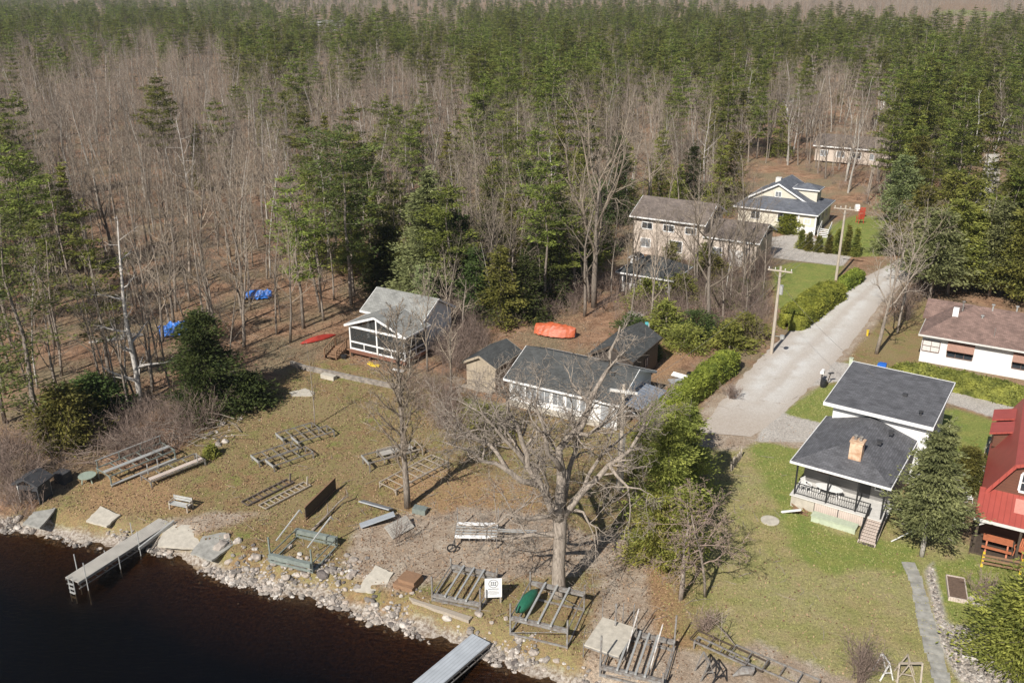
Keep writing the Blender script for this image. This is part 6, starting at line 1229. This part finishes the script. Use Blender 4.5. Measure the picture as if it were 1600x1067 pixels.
# fallen branch, logs, brush pile
def log(label, pts, r, mat='oak', name='fallen_branch'):
    b = MB(); P = [Gh(x, y, .12+dz) for x, y, dz in pts]; c = P[0].copy(); b.tube([tuple(p-c) for p in P], [r*(1-.6*i/(len(P)-1)) for i in range(len(P))], 6)
    for k in range(3): q = P[1+k % (len(P)-1)]-c; b.tube([tuple(q), tuple(q+Vector((random.uniform(-.8, .8), random.uniform(-.4, .9), .5)))], [r*.5, .015], 4)
    return tag(b.build(name, [mat], loc=c, smooth=True), label, 'branch')
log('dark fallen branch lying from the greenish lift up the lawn', [(488, 830, 0), (512, 808, .1), (530, 790, .2), (545, 786, .5)], .1, 'bark')
log('broken oak limb lying across the grass left of the oak', [(715, 668, .6), (735, 682, .3), (755, 696, .2), (795, 705, .2)], .12)
log('dead branch at the stem of the twiggy thicket', [(745, 560, 0), (752, 575, .2), (770, 590, .3)], .07)
log('pale driftwood log on the pebble beach at the bottom right', [(1502, 1028, 0), (1530, 1033, .05), (1570, 1042, .05), (1602, 1049, 0)], .13, 'pale', 'driftwood_log')
log('thin branch lying on the bank below the twiggy grey tree', [(1125, 985, .1), (1138, 1000, .1), (1150, 1012, 0)], .06, 'oak')
log('long pale trunk lying in the leaves right of the blue post', [(1035, 522, .3), (1060, 515, .4), (1095, 500, .6)], .13, 'oak', 'fallen_log')
b = MB()
for k in range(150):
    p_ = Vector((random.gauss(0, 2.6), random.gauss(0, 1.4), random.uniform(0, .9))); d = Vector((random.gauss(0, 1), random.gauss(0, .6), random.gauss(0, .22))).normalized()*random.uniform(.8, 2.6)
    b.tube([tuple(p_), tuple(p_+d*.5+Vector((0, 0, .08))), tuple(p_+d)], [.035, .025, .01], 4)
tag(b.build('brush_pile', ['oak'], loc=Gh(262, 690), rz=.5), 'tangled heap of cut grey branches behind the rack frames', 'brush pile', kind='stuff')
b = MB()
for k in range(70):
    p_ = Vector((random.gauss(0, 1.5), random.gauss(0, 1.0), random.uniform(0, .8))); d = Vector((random.gauss(0, 1), random.gauss(0, .6), random.gauss(0, .3))).normalized()*random.uniform(.8, 2.2)
    b.tube([tuple(p_), tuple(p_+d)], [.03, .012], 4)
tag(b.build('brush_pile', ['brush'], loc=Gh(165, 715), rz=.2), 'heap of thin brush left of the tall rack frame', 'brush pile', kind='stuff')
# ------------------------------------------------------------ covered boats, canoes and yard items
def tarp_boat(name, label, px, py, rz, L, wd, hh, mat, hull, fold=.14):
    t = T(name, label, 'boat', Gh(px, py), rz); V = []; A_, B_ = 16, 11
    for i in range(A_):
        u = i/(A_-1); w2 = wd/2*(math.sin(math.pi*min(1, u*.85+.12))**.5)
        for j in range(B_):
            v = j/(B_-1)*2-1; z = hh*(1-abs(v)**2.2)*(.75+.25*math.sin(u*3))+.25+fold*mnoise.noise((i*.8, j*.9, px*.1)); V.append((-L/2+L*u, v*w2*1.02, max(.12, z)))
    I = np.arange(A_*B_).reshape(A_, B_); b = MB(); b.add(V, np.stack([I[:-1, :-1], I[1:, :-1], I[1:, 1:], I[:-1, 1:]], 2).reshape(-1, 4)); part(t, 'tarpaulin', b, [mat])
    b = MB(); V = []
    for i in range(A_):
        u = i/(A_-1); w2 = wd/2*(math.sin(math.pi*min(1, u*.85+.12))**.5)*.93
        for j in range(7): a = math.pi*j/6; V.append((-L/2*.98+L*.98*u, -math.cos(a)*w2, .45-math.sin(a)**.6*.38))
    I = np.arange(A_*7).reshape(A_, 7); b.add(V, np.stack([I[:-1, :-1], I[:-1, 1:], I[1:, 1:], I[1:, :-1]], 2).reshape(-1, 4)); part(t, 'hull', b, [hull], smooth=True); return t
tarp_boat('covered_boat', 'boat under a bright orange tarpaulin behind the long white cottage', 868, 524, R(-20), 4.3, 2.1, 1.1, 'orange_tarp', 'white', .12)
tarp_boat('covered_boat', 'boat under a crumpled blue tarpaulin deep among the bare trunks', 402, 466, R(5), 3.4, 1.6, .7, 'blue_tarp', 'charcoal', .4)
tarp_boat('covered_boat', 'boat under a blue tarpaulin behind the dense wood-edge evergreen', 276, 522, R(30), 3.4, 1.7, 1.0, 'blue_tarp', 'charcoal', .45)
def canoe(label, px, py, rz, L, wd, mat):
    b = MB(); V = []; A_ = 14
    for i in range(A_):
        u = i/(A_-1); w2 = wd/2*math.sin(math.pi*min(.98, max(.02, u)))**.6
        for j in range(9): a = math.pi*j/8; V.append((-L/2+L*u, math.cos(a)*w2, .1+math.sin(a)*w2*.9))
    I = np.arange(A_*9).reshape(A_, 9); b.add(V, np.stack([I[:-1, :-1], I[:-1, 1:], I[1:, 1:], I[1:, :-1]], 2).reshape(-1, 4)[:, ::-1]); tag(b.build('upturned_canoe', [mat], loc=Gh(px, py), rz=rz, smooth=True), label, 'canoe')
canoe('red canoe lying upside down left of the screened cottage stairs', 497, 531, R(40), 4.0, .85, 'red_hull')
canoe('long silvery canoe lying upside down in the leaves at the left', 184, 530, R(25), 5.4, 1.0, 'galv')
t = T('blue_post', 'pale post with a turquoise box beside the dark workshop', 'post', Gh(1012, 532)); b = MB(); b.box(0, 0, 0, .12, .12, 1.9); part(t, 'post', b, ['offwhite']); b = MB(); b.box(-.2, 0, 1.3, .32, .25, .7); part(t, 'box', b, [plain('turquoise_plastic', (.1, .42, .45), .1)])
# wood box with blue bin lid, green box, mailbox, barrel
t = T('bin_box', 'brown wooden bin box with a blue container on top at the hedge end', 'bin', Gh(1376, 584), STREET); b = MB(); b.box(0, 0, 0, 1.0, .8, .7); part(t, 'box', b, [lined('pinkish_boards', (.42, .30, .25), .12, vert=True)]); b = MB(); b.box(0, 0, .72, .75, .55, .3); b.box(.05, 0, 1.02, .6, .45, .1); part(t, 'container', b, ['blue_plastic'])
t = T('cable_box', 'pale green cabinet standing on the grass beside the driveway', 'cabinet', Gh(1329, 570), STREET); b = MB(); b.box(0, 0, 0, .3, .28, .7); part(t, 'cabinet', b, ['green_paint']); b = MB(); b.box(0, 0, .7, .36, .34, .06); part(t, 'cap', b, ['green_paint'])
t = T('mailbox', 'white mailbox on a dark stand at the lane corner', 'mailbox', Gh(1283, 598), STREET); b = MB(); b.box(0, 0, 0, .1, .1, 1.0); part(t, 'post', b, ['black']); b = MB(); b.xsec([(-.16, 1.0), (.16, 1.0), (.16, 1.2), (.1, 1.3), (-.1, 1.3), (-.16, 1.2)], -.3, .3, 'y'); part(t, 'box', b, ['white'])
b = MB(); b.tube([(0, 0, 0), (0, 0, .35), (0, 0, .7)], [.26, .3, .27], 12); tag(b.build('black_barrel', ['black'], loc=Gh(1286, 604)), 'small black barrel below the white mailbox', 'barrel')
t = T('mailbox', 'small dark mailbox on a tilted arm right of the white one', 'mailbox', Gh(1292, 600), .3); b = MB(); b.beam((0, 0, 0), (.25, 0, 1.05), .06); part(t, 'post', b, ['darkwood']); b = MB(); b.box(.3, 0, 1.02, .5, .18, .1); part(t, 'box', b, ['charcoal'])
b = MB(); b.tube([(0, 0, 0), (0, 0, .5), (.0, 0, .62)], [.1, .12, .16], 8); tag(b.build('hydrant_ornament', ['yellow'], loc=Gh(1355, 524)), 'small yellow lawn ornament left of the pale lane tree', 'ornament')
b = MB(); b.tube([(0, 0, 0), (0, 0, .06), (0, 0, .08)], [.62, .62, .5], 20); tag(b.build('septic_lid', ['concrete'], loc=Gh(1203, 813)), 'round concrete lid lying in the grass left of the porch', 'lid')
b = MB(); b.box(0, 0, 0, .05, .05, .9); b.box(0, 0, .9, .2, .2, .12); tag(b.build('garden_lamp', ['alum'], loc=Gh(1409, 595)), 'small pale garden lamp behind the upper grey roof', 'lamp')
# raised bed
t = T('raised_bed', 'long wooden raised garden bed of bare soil on the green lawn', 'planter', Gh(1494, 922), R(70)); b = MB(); b.box(0, 0, 0, 2.2, .95, .22); part(t, 'soil', b, ['soil']); b = MB()
for y in (-.5, .5): b.box(0, y, 0, 2.3, .06, .27)
for x in (-1.15, 1.15): b.box(x, 0, 0, .06, 1.06, .27)
part(t, 'frame', b, ['deck_pink'])
b = MB()
for k in range(12): a = 6.283*k/12; b.tube([(.55*math.cos(a), .4*math.sin(a), 0), (.55*math.cos(a), .4*math.sin(a), .18)], [.16, .1], 6)
tag(b.build('stone_ring', ['rock'], loc=Gh(1530, 940)), 'ring of grey stones round the dark ornamental shrub', 'stones')
for k, (x, y, s) in enumerate(((1535, 748, 1.3), (1523, 765, 1.0), (1514, 783, .7))):
    plastic_chair('stacked_chair', Gh(x, y), R(40+k*20), ['white garden chair farthest up the yard beside the cedar bush', 'white garden chair in the middle behind the spruce', 'white garden chair nearest the red house behind the spruce'][k], 'white', s, 'white chairs behind the spruce')
for k, (x, y) in enumerate(((1346, 337), (1343, 348))): plastic_chair('red_chair', Gh(x, y), R(170+20*k), ['red garden chair farther from the arborvitae row', 'red garden chair nearer the arborvitae row'][k], 'red_plastic', 1.6, 'red chairs on the far lawn')
b = MB(); b.box(0, 0, 0, .7, .5, .9); b.box(0, 0, .9, .6, .4, .15); tag(b.build('white_box', ['white'], loc=Gh(1339, 328)), 'white box at the edge of the far lawn above the red chairs', 'box')
slab('sawhorse_boards', 'white board propped over dark scraps beside the hedge', 'boards', 1063, 592, R(-40), 1.7, .5, 'white', (25, 0), .3)
slab('sawhorse_boards', 'grey board stack left of the propped white board', 'boards', 1057, 598, R(10), 1.4, .8, 'greyplastic', (8, 0), .15)
b = MB(); b.box(0, 0, 0, .6, .5, .5); b.box(.3, .2, .4, .9, .3, .1); tag(b.build('black_barbecue', ['black'], loc=Gh(1078, 590)), 'black barbecue at the hedge behind the propped boards', 'barbecue')
t = T('propped_frame', 'grey timber frame leaning beside the driveway behind the red house', 'frame', Gh(1552, 712), R(10)); b = MB(); b.beam((-.9, 0, 0), (-.2, .3, 1.3), .07); b.beam((.7, 0, 0), (-.2, .3, 1.3), .07); part(t, 'leg', b, ['oldwood']); b = MB(); b.beam((-1.1, .05, .1), (.8, .05, .15), .07); part(t, 'crossbar', b, ['oldwood'])
t = T('timber_fence', 'little broken timber fence by the grassy corner of the lane', 'fence', Gh(1150, 725), R(60))
for k in range(7): b = MB(); b.beam((k*.4-1.2, 0, 0), (k*.4-1.1+random.uniform(-.1, .1), .05, .7+random.uniform(-.1, .2)), .12, .04); part(t, 'picket', b, ['oldwood'])
b = MB(); b.beam((-1.3, .06, .4), (1.4, .06, .5), .06, .1); part(t, 'rail', b, ['oldwood'])
# flagstone path on the right
fl = [(1418, 878), (1428, 898), (1434, 918), (1440, 942), (1446, 968), (1453, 995), (1460, 1022), (1468, 1048), (1474, 1075)]
b = MB()
for (x, y), (x2, y2) in zip(fl[:-1], fl[1:]):
    for k in range(2):
        f0, f1 = k/2+.02, (k+1)/2-.03; A0 = Gh(x+(x2-x)*f0, y+(y2-y)*f0); A1 = Gh(x+(x2-x)*f1, y+(y2-y)*f1); d = (A1-A0).normalized(); s = Vector((-d.y, d.x, 0)); w_ = .46+random.uniform(-.08, .06)
        Q = [A0+s*w_, A0-s*w_*random.uniform(.85, 1), A1-s*w_, A1+s*w_*random.uniform(.85, 1)]; b.ext([(q.x, q.y) for q in Q][::-1], .0, .05+random.uniform(0, .02))
tag(b.build('flagstone_path', ['flag']), kind='structure')
# ------------------------------------------------------------ stones
def rock_src(k, name='rock_source', sub=2):
    import bmesh
    bm = bmesh.new(); bmesh.ops.create_icosphere(bm, subdivisions=sub, radius=.5)
    for v in bm.verts:
        q = v.co*1.0; f = 1+.45*mnoise.noise(q*1.9+Vector((k*7.1, 0, 0)))+.2*mnoise.noise(q*4+Vector((k*3.1, 2, 0))); v.co = Vector((q.x*f*1.15, q.y*f*.9, q.z*f*.68))
    me = bpy.data.meshes.new(name); bm.to_mesh(me); bm.free(); me.materials.append(M['rock']); return bpy.data.objects.new(name, me)
RK = [rock_src(k) for k in range(6)]
xs_ = rng.uniform(-46, 24, 10000); dd = rng.normal(.18, .4, 10000); ok_ = (dd > -.5) & (dd < 2.1); xs_, dd = xs_[ok_], dd[ok_]; ys_ = shore(xs_)+dd/.9
cl = np.array([mnoise.noise((x*.35, y*.35, 2)) for x, y in zip(xs_, ys_)]); kp = cl > -.12; kp &= ~((xs_ > -24.3) & (xs_ < -19.5) & (dd > .2)); xs_, ys_ = xs_[kp], ys_[kp]
S_ = np.clip(rng.lognormal(-2.05, .5, len(xs_)), .07, .45)
for bx, by, cnt in ((390, 900, 130), (450, 905, 160), (530, 890, 110), (500, 915, 120), (345, 680, 30), (800, 1020, 90), (610, 960, 80)):
    q = Gh(bx, by); n_ = int(cnt*.75); ax = q.x+rng.normal(0, 1.1, n_); ay = q.y+rng.normal(0, .8, n_); xs_ = np.concatenate([xs_, ax]); ys_ = np.concatenate([ys_, ay]); S_ = np.concatenate([S_, np.clip(rng.lognormal(-1.75, .45, n_), .09, .5)])
n_ = len(xs_); zs = hgt(xs_, ys_)+S_*.12
scatter('shore_stones', RK, np.stack([xs_, ys_, zs], 1), S_, rng.uniform(0, 6.28, n_), rng.integers(0, 6, n_), 'pale broken stones heaped along the water edge', 'stones')
pb = ZONES['gravel'][2]; ax = rng.uniform(pb[:, 0].min(), pb[:, 0].max(), 5000); ay = rng.uniform(pb[:, 1].min(), pb[:, 1].max(), 5000); kp = sdist(ax, ay, pb) > .1; ax, ay = ax[kp], ay[kp]; n_ = len(ax)
scatter('beach_pebbles', RK, np.stack([ax, ay, hgt(ax, ay)+.02], 1), rng.uniform(.07, .2, n_), rng.uniform(0, 6.28, n_), rng.integers(0, 6, n_), 'pale pebbles covering the patch right of the flagstone path', 'pebbles')
bl = [(345, 862, .75), (366, 905, .35), (357, 910, .4), (322, 888, .4), (575, 962, .35), (430, 885, .5), (470, 892, .55), (372, 845, .5), (355, 838, .4), (402, 885, .5), (548, 902, .6), (560, 930, .5), (30, 818, .45), (340, 695, .5), (352, 690, .45), (328, 678, .4), (346, 663, .5), (375, 655, .4), (505, 905, .6), (520, 890, .5), (700, 975, .5), (748, 960, .4), (800, 1030, .45)]
for k, (x, y, s) in enumerate(bl):
    o = bpy.data.objects.new('boulder', RK[k % 6].data); C.objects.link(o); o.location = Gh(x, y, s*.15); o.scale = (s*1.2,)*3; o.rotation_euler.z = random.uniform(0, 6)
    tag(o, 'pale grey boulder lying among the smaller stones of the bank or at the wood edge', 'boulder', 'boulders')
# fallen leaves, grass tufts and dropped twigs lying on the ground
def strew(name, n_, mat, label, cat, size, accept, x0, x1, y0, y1, elong=1.3, up=1.2, lift=.02, vert=False):
    ax = rng.uniform(x0, x1, n_); ay = rng.uniform(y0, y1, n_); w_ = accept(ax, ay); cl = np.sin(ax*1.7+np.sin(ay*1.1)*2)*np.sin(ay*1.3+np.sin(ax*.9)*2)*.5+.5
    kp = rng.random(n_) < w_*(.35+.65*cl); ax, ay = ax[kp], ay[kp]; b = MB(); P = np.stack([ax, ay, hgt(ax, ay)+lift+rng.random(len(ax))*.03], 1)
    d = None
    if vert: d = np.tile(np.array([[0, 0, 1.0]]), (len(P), 1)); up = -1
    b.leaves(P, size, 0, up=up, elong=elong, dirs=d); tag(b.build(name, [mat]), label, cat, kind='stuff')
def inz(k, ax, ay, soft_=1.0):
    r = np.zeros(ax.shape)
    for p in ZONES[k]: r = np.maximum(r, np.clip(sdist(ax, ay, p)/soft_+.5, 0, 1))
    return r
def leafy(c1, c2, nm):
    m, n, p = newmat(nm); f = noise(n, tc(n), 3.5, 4, .7); f2 = noise(n, tc(n), 40, 1)
    c_ = mix(n, f2, ramp(n, f, [(.35, c1), (.65, c2)]), c1); n.links.new(c_, p.inputs['Base Color']); p.inputs['Roughness'].default_value = .85; M[nm] = m; return nm
onland = lambda x, y: (y-shore(x))*.9 > 1.6
notroad = lambda x, y: sdist(x, y, road_poly) < -.4
strew('fallen_leaves', 95000, leafy((.30, .18, .10), (.50, .37, .25), 'leaf_tan'), 'pale tan fallen leaves scattered over the lawns and the wood floor', 'leaves', .085, lambda x, y: onland(x, y)*notroad(x, y)*(1-.85*inz('green', x, y))*(1-.75*inz('gravel', x, y))*np.where(x > 9, .3, 1), -42, 36, 38, 112)
strew('dark_fallen_leaves', 90000, leafy((.10, .055, .03), (.22, .13, .075), 'leaf_dark'), 'dark brown fallen leaves scattered over the lawns and the wood floor', 'leaves', .1, lambda x, y: onland(x, y)*notroad(x, y)*(1-.9*inz('green', x, y))*(1-.85*inz('gravel', x, y))*np.where(x > 9, .25, 1), -42, 36, 38, 112)
strew('grass_tufts', 130000, leafy((.23, .225, .075), (.40, .36, .17), 'grass_dry'), 'short dry and green grass tufts of the lawns', 'grass', .07, lambda x, y: onland(x, y)*notroad(x, y)*np.maximum(inz('lawn', x, y), inz('green', x, y))*(1-inz('dirt', x, y))*(1-inz('gravel', x, y))*np.where(x > 8, 1, .45), -38, 36, 38, 80, elong=1.6, vert=True)
b = MB()
for k in range(1500):
    x, y = (random.gauss(0, 9), random.gauss(52, 6)) if k < 500 else (random.uniform(-45, 25), random.uniform(70, 120))
    if not onland(x, y) or proj(x, y, 0)[0] < 0: continue
    a = random.uniform(0, 3.14); L = random.uniform(.3, 1.3); z = hz(x, y)+.03; c_, s_ = math.cos(a)*L/2, math.sin(a)*L/2; b.tube([(x-c_, y-s_, z), (x+random.gauss(0, .06), y+random.gauss(0, .06), z+.04), (x+c_, y+s_, z+random.uniform(0, .12))], [.018, .015, .006], 3)
tag(b.build('dropped_twigs', ['oak']), 'dropped twigs and sticks scattered over the ground', 'twigs', kind='stuff')

m, n, p = newmat('haze_air'); n.nodes.remove(p); v = N(n, 'ShaderNodeVolumePrincipled'); v.inputs['Color'].default_value = (.82, .88, .97, 1); v.inputs['Density'].default_value = 0.00013; v.inputs['Anisotropy'].default_value = .2
n.links.new(v.outputs[0], n.nodes['Material Output'].inputs['Volume']); M['haze'] = m
b = MB(); b.box(0, 3100, -6, 6400, 7200, 46); tag(b.build('haze', ['haze']), 'thin blue-grey haze over the far woods', 'haze', kind='stuff')
